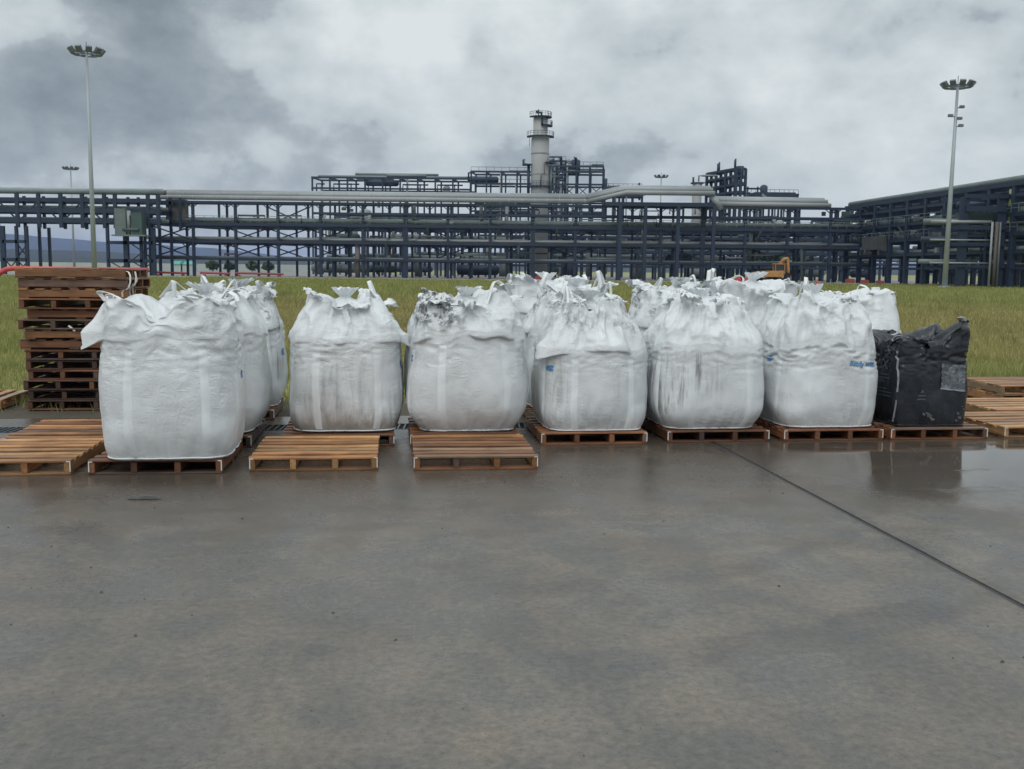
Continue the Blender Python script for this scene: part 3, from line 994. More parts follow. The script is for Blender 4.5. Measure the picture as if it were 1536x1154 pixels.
# --- process frames behind the main rack
def process_unit(label, Y, p0, p1, nb, zs, depth, seed, npipe, nves, mat=M_steel2, railings=True, rowsn=2):
    q = random.Random(seed)
    t = thing('process_frame', label, 'steel structure', (0, Y, 0), 0, GR)
    X0, X1 = at(p0, 400, Y).x, at(p1, 400, Y).x
    for j in range(rowsn):
        y = depth * j / max(1, rowsn - 1)
        sh = .9 * j
        for i in range(nb + 1):
            x = X0 + (X1 - X0) * i / nb + sh
            bar_part(t, 'column', (x, y, 0), (x, y, zs[-1]), .4, .4, mat)
        for z in zs:
            bar_part(t, 'beam', (X0 + sh - .2, y - .25, z), (X1 + sh + .2, y - .25, z), .3, .45, mat)
    for i in range(nb + 1):
        x = X0 + (X1 - X0) * i / nb
        bar_part(t, 'cross_beam', (x, 0, zs[-1] - .05), (x + .9, depth, zs[-1] - .05), .25, .4, mat)
    if railings:
        for k in (-1, -2):
            z = zs[k]
            bar_part(t, 'railing', (X0, -.4, z + 1.1), (X1, -.4, z + 1.1), .09, .09, mat)
            for i in range(nb * 2 + 1):
                x = X0 + (X1 - X0) * i / (nb * 2)
                bar_part(t, 'railing_post', (x, -.4, z), (x, -.4, z + 1.1), .08, .08, mat)
    for k in range(npipe):
        z = q.choice(zs) + q.uniform(.4, 1.2)
        a, b = sorted((q.uniform(X0, X1), q.uniform(X0, X1)))
        y = q.uniform(.3, depth)
        if q.random() < .62:
            pipe_part(t, 'pipe', [(a, y, z), (max(b, a + 3), y, z)], q.uniform(.15, .4), q.choice((M_pipe, M_pipe2, M_steel2, M_pipe2)), 8)
        else:
            z0 = q.uniform(0, z - 2) if z > 3 else 0
            pipe_part(t, 'drop_pipe', [(a, y, z0), (a, y, z)], q.uniform(.14, .34), q.choice((M_pipe, M_pipe2, M_clad, M_steel2)), 8)
    for k in range(nves):
        x = q.uniform(X0 + 2, X1 - 2)
        z = q.choice([0.0] + list(zs[:-1])) + 1.5
        r = q.uniform(.6, 1.2)
        y = q.uniform(1, depth)
        if q.random() < .5:
            l = q.uniform(2, 4)
            MB().tube([(x - l - .4, y, z), (x - l, y, z), (x + l, y, z), (x + l + .4, y, z)], [r * .5, r, r, r * .5], 14).build('vessel', q.choice((M_pipe, M_pipe2, M_steel2, M_green)), t, True)
        else:
            MB().tube([(x, y, z - 1.4), (x, y, z + 1.8), (x, y, z + 2.2)], [r, r, r * .4], 14).build('vessel', q.choice((M_pipe, M_pipe2, M_clad, M_steel2)), t, True)
    return t


process_unit('lower process frame seen through the left half of the main rack', 190, 474, 760, 11, (3.0, 6.0, 9.0, 10.4), 9, 21, 34, 9, railings=False)
process_unit('lower process frame seen through the right half of the main rack', 194, 760, 1290, 19, (2.5, 5.2, 8.0, 10.0), 10, 22, 60, 16, railings=False)
process_unit('deep equipment frame far behind the middle of the main rack', 222, 560, 1300, 22, (4.0, 7.5, 10.0), 8, 23, 50, 16, railings=False)
process_unit('dark equipment frame behind the right hand rack corner', 205, 1230, 1500, 9, (3.5, 6.5, 9.5, 12.5), 10, 24, 40, 8, railings=False)
process_unit('dark equipment frame behind the cross rack at the frame edge', 150, 1425, 1640, 9, (2.0, 4.0, 6.2, 8.6), 10, 29, 40, 8, railings=False)
# upper frames standing above the silver headers
D2 = 250.0
zz2 = lambda p: zat(p, D2, 620)
uf = process_unit('long open upper frame above the silver headers, left of the pale column', D2, 470, 705, 9, (8, 13, zz2(299), zz2(284), zz2(268)), 8, 31, 30, 3, railings=False)
for i in range(9):
    xa = at(470 + 26 * i, 280, D2).x
    pipe_part(uf, 'pipe', [(xa + .6, 1, zz2(289)), (xa + .6, 1, zz2(277)), (xa + 2.6 * (1 + i % 2), 1, zz2(277))], .2, M_steel2, 8)
pipe_part(uf, 'pipe', [(at(475, 268, D2).x, 2, zz2(265.5)), (at(705, 268, D2).x, 2, zz2(265.5))], .4, M_pipe2)
uf2 = process_unit('open two storey deck frame just left of the pale column', 252, 706, 797, 4, (9, 16, zat(302, 252, 750), zat(294, 252, 750), zat(276, 252, 750), zat(258, 252, 750)), 8, 32, 12, 2)
pipe_part(uf2, 'pipe', [(at(703, 270, 252).x, -.5, zat(272, 252, 703)), (at(703, 258, 252).x, -.5, zat(260, 252, 703)), (at(712, 258, 252).x, -.5, zat(258, 252, 703))], .25, M_steel2)
uf3 = process_unit('braced cooler deck with railings just right of the pale column', 252, 822, 902, 4, (9, 16, zat(302, 252, 860), zat(296, 252, 860), zat(277, 252, 860), zat(258, 252, 860), zat(250, 252, 860)), 8, 33, 22, 3)
for px in (842, 864):
    pipe_part(uf3, 'vent_pipe', [(at(px, 250, 252).x, 1, zat(252, 252, 860)), (at(px, 250, 252).x, 1, zat(236, 252, 860)), (at(px - 3, 250, 252).x, 1, zat(236, 252, 860))], .3, M_steel2)
for i in range(4):
    brace(uf3, at(822 + 20 * i, 400, 252).x, at(842 + 20 * i, 400, 252).x, -.3, zat(296, 252, 860), zat(278, 252, 860), M_steel2, .2)
uf5 = process_unit('tallest open stair frame close behind the pale column', 258, 812, 846, 2, (12, 20, zat(296, 258, 830), zat(282, 258, 830), zat(268, 258, 830), zat(254, 258, 830), zat(242, 258, 830)), 6, 37, 14, 2)
uf4 = process_unit('low pipe gallery stepping down right of the cooler deck', 250, 903, 960, 4, (9, 15, zat(294, 250, 930), zat(283, 250, 930)), 6, 34, 14, 1)
pipe_part(uf4, 'vent_pipe', [(at(909, 300, 250).x, 0, zat(300, 250, 909)), (at(909, 268, 250).x, 0, zat(268, 250, 909))], .35, M_steel2)
pipe_part(uf4, 'vent_pipe', [(at(959, 300, 250).x, 0, zat(300, 250, 909)), (at(959, 274, 250).x, 0, zat(274, 250, 909))], .25, M_steel2)
MB().box((at(959, 283, 250).x, 0, zat(284, 250, 909)), (1.4, .6, .4)).build('vent_crossbar', M_steel2, uf4)

# --- pale distillation column
DC = 246.0
cc = at(808, 400, DC)
zc = lambda p: zat(p, DC, 808)
TS = 186.0 / DC
dc = thing('distillation_column', 'tall pale column with dark ring platforms above the racks', 'column', (cc.x * TS, 186.0, CAM_H * (1 - TS)))
dc.scale = (TS, TS, TS)
m = MB().tube([(0, 0, -.5), (0, 0, zc(207)), (0, 0, zc(202)), (0, 0, zc(178)), (0, 0, zc(174))], [2.15, 2.15, 1.75, 1.75, 1.0], 28)
m.build('shell', M_pale, dc, True)
for p in (231, 280.5, 262, 312):
    MB().tube([(0, 0, zc(p) - .15), (0, 0, zc(p) + .15)], 2.22, 28).build('stiffener_ring', M_pipe, dc)
def platform(z, r, a0, a1, inner):
    mb = MB()
    n = 12
    for k in range(n):
        t0, t1 = a0 + (a1 - a0) * k / n, a0 + (a1 - a0) * (k + 1) / n
        pts = [(rr_ * math.cos(t), rr_ * math.sin(t), zz_) for zz_ in (z, z + .28) for rr_, t in ((inner, t0), (r, t0), (r, t1), (inner, t1))]
        mb.add(pts, [(3, 2, 1, 0), (4, 5, 6, 7), (1, 2, 6, 5), (0, 4, 7, 3), (0, 1, 5, 4), (2, 3, 7, 6)])
    pf = mb.build('platform', M_steel2, dc)
    rb = MB()
    for k in range(n + 1):
        t = a0 + (a1 - a0) * k / n
        p = Vector((r * math.cos(t) * .98, r * math.sin(t) * .98, z + .28))
        rb.bar(p, p + Vector((0, 0, 1.0)), .07)
        if k:
            rb.bar(q_ + Vector((0, 0, 1.0)), p + Vector((0, 0, 1.0)), .08)
            rb.bar(q_ + Vector((0, 0, .55)), p + Vector((0, 0, .55)), .06)
        q_ = p
    rb.build('railing', M_steel2, pf)
platform(zc(206.5), 3.3, R(-190), R(20), 2.3)
platform(zc(177), 2.7, R(-170), R(40), .6)
platform(zc(190), 2.9, R(-75), R(30), 1.9)
platform(zc(246), 3.5, R(-60), R(30), 2.3)
platform(zc(248.5), 4.3, R(-200), R(-150), 2.3)
platform(zc(281), 2.9, R(-200), R(20), 2.36)
MB().tube([(0.2, 0, zc(178)), (0.2, 0, zc(169)), (-.9, 0, zc(169)), (-.9, 0, zc(166))], .32, 8).build('vent_pipe', M_steel2, dc, True)
MB().tube([(-.5, -.3, zc(177)), (-.5, -.3, zc(164.5))], .14, 8).build('vent_pipe', M_steel2, dc, True)
MB().tube([(1.7, -.4, zc(176)), (1.7, -.4, zc(166))], .06, 6).build('lightning_rod', M_steel2, dc)
MB().tube([(.3, -2.0, zc(179)), (.3, -2.0, zc(190))], .22, 8).build('riser_pipe', M_steel2, dc, True)
MB().tube([(2.6, -.4, zc(248)), (2.6, -.4, zc(300))], .3, 8).build('riser_pipe', M_pipe2, dc, True)
MB().tube([(-2.75, -.2, zc(246)), (-2.75, -.2, zc(300))], .35, 8).build('riser_pipe', M_steel2, dc, True)
MB().tube([(1.0, -2.5, zc(246)), (1.0, -2.5, zc(262)), (.2, -2.6, zc(264)), (.2, -2.6, zc(281))], .14, 8).build('riser_pipe', M_brown, dc, True)
lad = MB()
for s in (-.22, .22):
    lad.bar((-2.6, -.6 + s, zc(220)), (-2.6, -.6 + s, zc(207)), .1)
for k in range(8):
    z = zc(220) + (zc(207) - zc(220)) * k / 8
    lad.bar((-2.6, -.82, z), (-2.6, -.38, z), .07)
lad.build('ladder', M_steel2, dc)

# --- heater block, its stack and the low cooler roof on the right
DH = 232.0
hb = thing('heater_frame', 'tall dark five storey frame standing right of the raised pipe loop', 'steel structure', at(1084, 400, DH).xy.to_3d(), R(18), GR)
hw, hd = 1.2, 6.6
hz = [4, 9, 13.5, zat(303, DH, 1086), zat(291, DH, 1086), zat(280, DH, 1086), zat(268, DH, 1086), zat(257, DH, 1086)]
for x in (-hw, 0, hw):
    for y in (-hd, -hd / 3, hd / 3, hd):
        bar_part(hb, 'column', (x, y, 0), (x, y, hz[-1]), .5, .5, M_steel2)
for z in hz:
    for y in (-hd, -hd / 3, hd / 3, hd):
        bar_part(hb, 'beam', (-hw, y, z), (hw, y, z), .3, .45, M_steel2)
    for x in (-hw, 0, hw):
        bar_part(hb, 'beam', (x, -hd, z - .04), (x, hd, z - .04), .3, .45, M_steel2)
for k in (4, 5, 6, 7):
    MB().box((0, -1.5 + k, hz[k] - .35), (hw * 1.7, hd * 1.2, .22)).build('floor_plate', M_steel2, hb)
for k in range(9):
    q = rr.uniform(-hw * .4, hw * .4), rr.uniform(-hd, hd - 1)
    zb = rr.choice(hz[3:7])
    MB().tube([(q[0], q[1], zb), (q[0], q[1], zb + 2.2)], rr.uniform(.3, .8), 10).build('vessel', rr.choice((M_steel2, M_pipe2)), hb, True)
for x, y in ((-.8, -5.5), (.5, -3), (-.6, 2), (.7, 5)):
    MB().tube([(x, y, hz[-1]), (x, y, hz[-1] + 2.2)], .2, 8).build('vent_pipe', M_steel2, hb, True)
brace(hb, -hw, hw, -hd, hz[5], hz[6], M_steel2, .25)
vs = at(1042, 400, 228)
vst = thing('vent_stack', 'short pale stack with a side platform left of the heater frame', 'stack', (vs.x, 228, 0))
zv = lambda p: zat(p, 228, 1042)
MB().tube([(0, 0, 0), (0, 0, zv(277)), (0, 0, zv(273))], [1.05, 1.05, .9], 18).build('shell', M_pale, vst, True)
MB().box((0, 0, zv(275)), (2.6, 2.4, .3)).build('cap_platform', M_steel2, vst)
MB().box((-.9, -.2, zv(282.5)), (3.0, 2.6, .4)).build('platform', M_pipe2, vst)
MB().tube([(-.9, 0, zv(275)), (-.9, 0, zv(266))], .22, 8).build('vent_pipe', M_steel2, vst, True)
MB().tube([(.3, 0, zv(275)), (.3, 0, zv(264)), (1.2, 0, zv(263.5)), (4.5, 0, zv(263.5))], .2, 8).build('vent_pipe', M_pipe, vst, True)
MB().tube([(-1.3, -.5, zv(284)), (-.5, -.5, zv(292))], .5, 8).build('knee_support', M_pipe2, vst, True)
lc = process_unit('low cooler roof with a slanting pipe, right of the heater frame', 236, 1122, 1192, 5, (8, 14, zat(305, 236, 1150), zat(298, 236, 1150), zat(292, 236, 1150)), 9, 36, 16, 3)
MB().box((at(1162, 295, 236).x, 3, zat(296, 236, 1160)), (9.5, 7, 2.2)).build('cooler_box', M_steel2, lc)
MB().bar((at(1143, 292, 235).x, -1, zat(292, 235, 1143)), (at(1161, 305, 235).x, -1, zat(306, 235, 1161)), .5, .5).build('slanting_pipe', M_pipe, lc)
for a in (1122, 1137):
    bar_part(lc, 'column', (at(a, 290, 236).x, .4, 10), (at(a, 290, 236).x, .4, zat(280, 236, a)), .3, .3, M_steel2)
bar_part(lc, 'beam', (at(1118, 290, 236).x, .4, zat(283, 236, 1130)), (at(1141, 290, 236).x, .4, zat(283, 236, 1130)), .3, .4, M_steel2)
bar_part(lc, 'beam', (at(1105, 290, 236).x, .4, zat(292, 236, 1130)), (at(1126, 290, 236).x, .4, zat(290, 236, 1130)), .4, .5, M_steel2)

# --- high lamp masts
def mast(label, px, Y, ztop, rad, ring, lean=0.0, boxes=False, nl=10):
    X = at(px, 410, Y).x
    t = thing('lamp_mast', label, 'lamp mast', (X, Y, 0), 0, 'high lamp masts')
    MB().tube([(0, 0, 0), (0, 0, .25)], rad * 2.0, 14).build('base_flange', M_mast, t)
    MB().tube([(0, 0, .2), (lean * .5, 0, ztop * .5), (lean, 0, ztop)], [rad, rad * .74, rad * .45], 14).build('pole', M_mast, t, True)
    mb = MB()
    n = 20
    for k in range(n):
        a, b = 2 * PI * k / n, 2 * PI * (k + 1) / n
        mb.bar((lean + ring * math.cos(a), ring * math.sin(a), ztop - .35), (lean + ring * math.cos(b), ring * math.sin(b), ztop - .35), .12, .16)
    for k in range(6):
        a = 2 * PI * k / 6
        mb.bar((lean, 0, ztop - .3), (lean + ring * math.cos(a), ring * math.sin(a), ztop - .35), .08, .1)
    mb.build('head_ring', M_lamp, t)
    for k in range(nl):
        a = 2 * PI * (k + .35) / nl
        c, s = math.cos(a), math.sin(a)
        m = Matrix.Rotation(a, 3, 'Z') @ Matrix.Rotation(R(38), 3, 'Y')
        lb_ = MB().box((lean + c * (ring + .18), s * (ring + .18), ztop - .1), (.30, .62, .62), m)
        lb_.bar((lean + c * ring, s * ring, ztop - .4), (lean + c * (ring + .1), s * (ring + .1), ztop), .07)
        lb_.build('floodlight', M_lamp, t)
    MB().tube([(lean, 0, ztop), (lean, 0, ztop + .9)], .04, 6).build('lightning_rod', M_lamp, t)
    if boxes:
        for dz, dx in ((2.6, .45), (3.6, -.6), (3.9, .3), (4.7, .45)):
            b_ = MB().box((lean + dx * 1.2, -.2, ztop - dz), (.5, .35, .3))
            b_.bar((lean, 0, ztop - dz - .1), (lean + dx, -.2, ztop - dz - .1), .1)
            b_.build('camera_box', M_lamp, t)
    return t


mast('tall grey lamp mast rising behind the pallet stack', 142, 111, zat(76, 111, 131), .29, 1.45)
mast('tall lamp mast with camera boxes below its lamps at right', 1418, 118, zat(126, 118, 1437), .32, 1.45, lean=.15, boxes=True)
mast('small far lamp mast seen through the pipe bridge', 112, 245, zat(252, 245, 108), .30, 1.5)
mast('small far lamp mast behind the raised pipe loop', 988, 252, zat(264, 252, 988), .28, 1.35, nl=8)

# --- things at the feet of the racks
rp = thing('fire_main', 'thick red pipe behind the pallet stack, bending down at its left end', 'pipe', (0, 121, 0))
pz = 1.15
pts = [(at(-8, 412, 121).x, 0, .15), (at(2, 408, 121).x, 0, .7), (at(10, 404, 121).x, 0, 1.05), (at(20, 402, 121).x, 0, 1.15), (at(222, 404, 121).x, 0, 1.1)]
MB().tube(pts, .30, 14).build('pipe_run', M_red, rp, True)
for px in (40, 80, 120, 165, 205):
    MB().box((at(px, 404, 121).x, 0, .42), (.35, .5, .84)).build('pipe_saddle', M_kerb, rp)
for p0, p1, lab in ((232, 280, 'red pipe length at the left foot of the main rack'), (300, 345, 'red pipe length under the X braced bay'), (352, 425, 'longest red pipe length under the open left bays')):
    o = MB().tube([(at(p0, 400, 163).x, 163, .62), (at(p1, 400, 163).x, 163, .5)], .17, 10)
    for px in (p0 + 6, p1 - 6):
        o.box((at(px, 400, 163).x, 163, .17), (.4, .5, .36))
    tag(o.build('red_pipe', M_red2), lab, 'pipe', 'red pipe lengths')
for px, py, Y, w, lab in ((797, 412, 150, .7, 'smaller red drum crate by the rack below the pale column'), (808, 412, 150, 1.1, 'larger red crate by the rack below the pale column'),
                          (1297, 423, 150, 1.0, 'left red crate at the right rack corner'), (1320, 424, 148, .9, 'right red crate at the right rack corner'),
                          (1275, 421, 156, 1.2, 'faded red crate left of the bright red ones')):
    x = at(px, py, Y).x
    b_ = MB().box((x, Y, w * .3), (w, 1.0, w * .6 - .04)).box((x, Y, w * .6), (w * .9, .9, .1)).bar((x - w * .46, Y - .52, .1), (x + w * .46, Y - .52, w * .5), .07)
    tag(b_.build('red_crate', M_red2), lab, 'crate', 'red crates along the rack')
for i, px in enumerate((1105, 1121)):
    p = at(px, 424, 122)
    b_ = MB().add([(-.58, -.28, 0), (.58, -.28, 0), (.58, .28, 0), (-.58, .28, 0), (-.56, -.14, .3), (.56, -.14, .3), (.56, .14, .3), (-.56, .14, .3), (-.5, -.08, .95), (.5, -.08, .95), (.5, .08, .95), (-.5, .08, .95)],
                  [(3, 2, 1, 0), (0, 1, 5, 4), (1, 2, 6, 5), (2, 3, 7, 6), (3, 0, 4, 7), (4, 5, 9, 8), (5, 6, 10, 9), (6, 7, 11, 10), (7, 4, 8, 11), (8, 9, 10, 11)])
    o = b_.build('water_barrier', M_red, loc=(p.x, 122, 0))
    tag(o, ('left' if i == 0 else 'right') + ' of two red water barriers left of the orange excavator', 'barrier', 'red water barriers')
p = at(1226, 430, 118)
cone = MB().box((0, 0, .03), (.5, .5, .06)).tube([(0, 0, .05), (0, 0, .85)], [.26, .05], 12)
tag(cone.build('traffic_cone', M_red, loc=(p.x, 118, 0)), 'small red cone on the grass right of the excavator', 'cone')

# --- excavator
ep = at(1160, 412, 140)
ex = thing('excavator', 'orange tracked excavator parked at the edge of the field', 'excavator', (ep.x - .1, 140, 0), R(4))
for y in (-.95, .95):
    tr = MB().box((0, y, .45), (2.9, .5, .5)).tube([(-1.45, y - .25, .45), (-1.45, y + .25, .45)], .42, 12).tube([(1.45, y - .25, .45), (1.45, y + .25, .45)], .42, 12)
    for k in range(14):
        tr.box((-1.45 + k * .223, y, .86), (.12, .54, .06))
    tr.build('track', M_black, ex)
MB().tube([(0, 0, .7), (0, 0, 1.0)], .7, 16).build('turntable', M_black, ex)
MB().add([(-2.1, -1.1, 1.0), (1.2, -1.1, 1.0), (1.2, 1.1, 1.0), (-2.1, 1.1, 1.0), (-2.2, -1.1, 1.75), (1.2, -1.1, 1.9), (1.2, 1.1, 1.9), (-2.2, 1.1, 1.75)],
         [(3, 2, 1, 0), (0, 1, 5, 4), (1, 2, 6, 5), (2, 3, 7, 6), (3, 0, 4, 7), (4, 5, 6, 7)]).build('engine_house', M_orange, ex)
MB().box((-2.2, 0, 1.35), (.6, 2.2, .7)).build('counterweight', M_orange, ex)
cabm = MB()
for x in (.05, 1.35):
    for y in (-1.0, -.05):
        cabm.bar((x, y, 1.5), (x - .03, y, 2.75), .12)
cabm.box((.68, -.52, 2.8), (1.5, 1.1, .14)).box((.68, -.52, 1.55), (1.4, 1.05, .3))
cab = cabm.build('cab', M_orange, ex)
MB().box((.68, -.52, 2.2), (1.22, .9, 1.02)).build('window', M_glass, cab)
MB().tube([(.9, .35, 1.7), (1.1, .35, 2.7), (1.7, .35, 3.45), (2.2, .35, 3.6)], [.28, .32, .28, .2], 8).build('boom', M_orange, ex)
MB().bar((2.15, .35, 3.65), (2.35, .35, 1.6), .3, .42).build('stick', M_orange, ex)
MB().bar((.8, .35, 2.4), (1.6, .35, 3.1), .14, .14).build('ram', M_black, ex)
MB().add([(2.0, -.1, 1.6), (2.6, -.1, 1.5), (2.5, -.1, .8), (1.8, -.1, .75), (2.0, .8, 1.6), (2.6, .8, 1.5), (2.5, .8, .8), (1.8, .8, .75)],
         [(0, 1, 2, 3), (7, 6, 5, 4), (1, 5, 6, 2), (2, 6, 7, 3), (3, 7, 4, 0)]).build('bucket', M_black, ex)

# --- wall, sheds, shrubs and far trees seen under the bridge
wl = MB()
wl.box((at(180, 396, 330).x, 330, 1.25), (130, .3, 2.5))
tag(wl.build('boundary_wall', M_wall), 'long pale boundary wall at the foot of the hills', 'wall')
for px, lab in ((283, 'small teal roofed shed behind the left bays'), (268, 'smaller teal roofed shed left of its neighbour')):
    sx_ = at(px, 396, 300).x
    sh = thing('shed', lab, 'shed', (sx_, 300, 0), 0, 'teal roofed sheds')
    MB().box((0, 0, 1.1), (3.4, 4, 2.2)).build('wall', M_wall, sh)
    MB().add([(-2, -2.3, 2.2), (2, -2.3, 2.2), (2, 2.3, 2.2), (-2, 2.3, 2.2), (-2, 0, 3.2), (2, 0, 3.2)], [(0, 1, 5, 4), (2, 3, 4, 5), (1, 2, 5), (3, 0, 4), (3, 2, 1, 0)]).build('roof', M_teal, sh)
def shrub(px, Y, h, lab, seed):
    q = np.random.default_rng(seed)
    t = thing('small_tree', lab, 'tree', (at(px, 396, Y).x, Y, 0), 0, 'small trees behind the main rack')
    MB().tube([(0, 0, 0), (.05, 0, h * .6)], [.12, .05], 8).build('trunk', M_brown, t)
    n = 420
    c = q.normal(size=(n, 3))
    c /= np.linalg.norm(c, axis=1)[:, None]
    c *= (q.random((n, 1)) ** .5)
    c = c * np.array([h * .55, h * .5, h * .38]) * (1 + .3 * pn(c[:, :1] * 2 + seed, c[:, 1:2] * 2, c[:, 2:] * 2)) + np.array([0, 0, h * .62])
    a, b = q.normal(size=(n, 3)) * h * .09, q.normal(size=(n, 3)) * h * .09
    co = np.concatenate([c - a, c + b, c + a, c - b], 0)
    i = np.arange(n)
    t2 = link(bpy.data.objects.new('crown', grid_mesh('crown', co, np.stack([i, i + n, i + 2 * n, i + 3 * n], 1), M_leaf, False)), t)
for i, (px, Y, h) in enumerate(((318, 310, 3.4), (345, 305, 3.0), (378, 315, 3.3), (402, 300, 3.0), (1162, 214, 6.5), (1186, 216, 6.0), (1142, 218, 6.0))):
    shrub(px, Y, h, ('small green tree, number %d from the left of the row under the open bays' % (i + 1)).replace('number 1 from the left', 'leftmost').replace('number 2 from the left', 'second from left').replace('number 3 from the left', 'third from left').replace('number 4 from the left', 'rightmost')
          if i < 4 else ('tree of dark leaves behind the rack, above the excavator boom', 'tree of dark leaves behind the rack, right of the boom tree', 'tree of dark leaves behind the rack, left of the boom tree')[i - 4], 40 + i)

# ------------------------------------------------------------------ pallets
PW, PD, PH = 1.0, 1.04, 0.112
def board(l, w, t, axis, warp, seed):
    """a sawn board with a slight bow and chamfered corners; axis 0 along x, 1 along y"""
    m = MB()
    n = 5
    for i in range(n):
        s_ = i / (n - 1)
        a = (s_ - .5) * l
        z = warp * math.sin(s_ * PI) + .0015 * math.sin(seed + 4 * s_)
        ww = w / 2 * (1 + .03 * math.sin(seed * 2.1 + 3 * s_))
        ch = min(t * .18, .004)
        ring = [(-ww + ch, -t / 2), (ww - ch, -t / 2), (ww, -t / 2 + ch), (ww, t / 2 - ch), (ww - ch, t / 2), (-ww + ch, t / 2), (-ww, t / 2 - ch), (-ww, -t / 2 + ch)]
        for b, c in ring:
            m.v.append((a, b, c + z) if axis == 0 else (-b, a, c + z))
    for i in range(n - 1):
        for k in range(8):
            k2 = (k + 1) % 8
            m.f.append((i * 8 + k, i * 8 + k2, i * 8 + 8 + k2, i * 8 + 8 + k))
    m.f.append(tuple(range(8))[::-1])
    m.f.append(tuple((n - 1) * 8 + k for k in range(8)))
    return m


deck_me = [board(PW, .088, .018, 0, w, k).mesh('deck_board', M_wood) for k, w in enumerate((0, .002, -.002))]
wide_me = [board(PW, .125, .018, 0, w, k + 5).mesh('deck_board', M_wood) for k, w in enumerate((0, .002))]
bot_me = [board(PW, .095, .016, 0, 0, 9).mesh('bottom_board', M_wood)]
str_me = [board(PD, .045, .078, 1, 0, k + 12).mesh('stringer', M_wood) for k in range(2)]
hl_strip = MB()
hl_strip.box((0, 0, 0), (.007, .006, .075)).box((.012, 0, .040), (.03, .007, .006))
hl_strip_me = hl_strip.mesh('highlight_strip', M_white_strip)  # pale edge paint and corner highlights, put in as white strips
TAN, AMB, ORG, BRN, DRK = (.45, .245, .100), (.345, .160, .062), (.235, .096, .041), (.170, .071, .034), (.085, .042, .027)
NPAL = [0]


def pallet(u, v, z, tone, label, rot=0.0, group='pallets', strips=True, jitter=1.0, tone2=None, wide=False):
    NPAL[0] += 1
    q = random.Random(NPAL[0] * 13)
    t = thing('wooden_pallet', label, 'pallet', yard(u, v, z), PSI + rot, group)
    def pc(name, me_, loc, idx=0, k=1.0):
        o = bpy.data.objects.new(name, me_)
        o.location = loc
        o.rotation_euler = (0, 0, R(q.uniform(-.5, .5)) * jitter)
        tn = tone2 if (tone2 and q.random() < .3) else tone
        if q.random() < .16: tn = (tn[0] * .62 + .03, tn[1] * .78 + .03, tn[2] * .95 + .035)
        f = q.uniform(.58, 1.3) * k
        w = q.uniform(-.04, .05)
        o.color = (tn[0] * f, tn[1] * f * (1 - w), tn[2] * f * (1 - 1.6 * w), 1)
        o.pass_index = idx
        return link(o, t)
    for x in (-PW / 2 + .024, -.165, .165, PW / 2 - .024):
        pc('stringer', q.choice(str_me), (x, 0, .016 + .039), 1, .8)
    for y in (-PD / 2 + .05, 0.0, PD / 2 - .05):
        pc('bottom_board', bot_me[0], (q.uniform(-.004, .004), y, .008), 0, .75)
    n = 6 if wide else 7
    bw_ = .125 if wide else .088
    for i in range(n):
        y = -PD / 2 + bw_ / 2 + (PD - bw_) * i / (n - 1)
        pc('deck_board', q.choice(wide_me if wide else deck_me), (q.uniform(-.006, .006) * jitter, y + q.uniform(-.005, .005) * jitter, PH - .009 + q.uniform(-.003, .003)))
    if strips:  # white highlight strips on the two front corners
        for sx_ in (-1, 1):
            o = bpy.data.objects.new('highlight_strip', hl_strip_me)
            o.location = (sx_ * (PW / 2 - .004), -PD / 2 - .004, .062)
            o.scale = (-sx_, 1, 1)
            link(o, t)
    return t


GP = 'pallets laid out in rows'
pv_ = 7.92 + PD / 2
pallet(-2.90, pv_, 0, TAN, 'bare tan pallet in the front row at far left', R(.5), GP, tone2=AMB)
pallet(-2.78, pv_ + 1.10, 0, AMB, 'bare amber pallet behind the far left tan one', R(-.6), GP, tone2=ORG)
pallet(-1.75, pv_ - .03, 0, BRN, 'dark wet pallet under the nearest white bag', R(-1.0), GP, tone2=ORG)
pallet(-1.68, pv_ + 1.07, 0, BRN, 'dark pallet under the second bag of the left file', R(.4), GP)
pallet(-1.66, pv_ + 2.75, .0, BRN, 'dark pallet under the sooty third bag of the left file', R(.4), GP)
pallet(-.555, pv_ + .01, 0, TAN, 'bare amber tan pallet in front of the second white bag', R(-.4), GP, tone2=AMB)
pallet(-.42, pv_ + 1.09, 0, ORG, 'brown pallet under the second front bag with a wing', R(.5), GP)
pallet(.735, pv_ - .04, 0, AMB, 'bare orange brown pallet in front of the third white bag', R(-.9), GP, tone2=ORG)
pallet(.73, pv_ + 1.07, 0, ORG, 'brown pallet under the third front bag with black smears', R(-.3), GP)
rowb = 9.0 + PD / 2
pallet(1.925, rowb - .03, 0, ORG, 'brown pallet under the white bag with a ragged flap', R(0), GP, tone2=BRN)
pallet(2.02, rowb + 1.12, 0, ORG, 'brown pallet under the bag behind the ragged flap bag', R(.8), GP)
pallet(2.00, rowb + 2.35, 0, BRN, 'brown pallet at the back of the ragged flap file', R(.3), GP)
pallet(3.13, rowb + .03, 0, ORG, 'brown pallet under the white bag with grey streaks', R(.6), GP, tone2=BRN)
pallet(3.18, rowb + 1.15, 0, ORG, 'brown pallet behind the grey streaked bag', R(-.5), GP)
pallet(4.275, rowb + .02, 0, BRN, 'brown pallet under the white bag with blue writing', R(.2), GP, tone2=ORG)
pallet(4.30, rowb + 1.2, 0, BRN, 'brown pallet behind the bag with blue writing', R(.2), GP)
pallet(5.36, rowb + .02, 0, ORG, 'brown pallet under the black bag', R(-.2), GP, tone2=BRN)
pallet(5.38, rowb + 1.35, 0, ORG, 'brown pallet under the white bag behind the black bag', R(.4), GP)
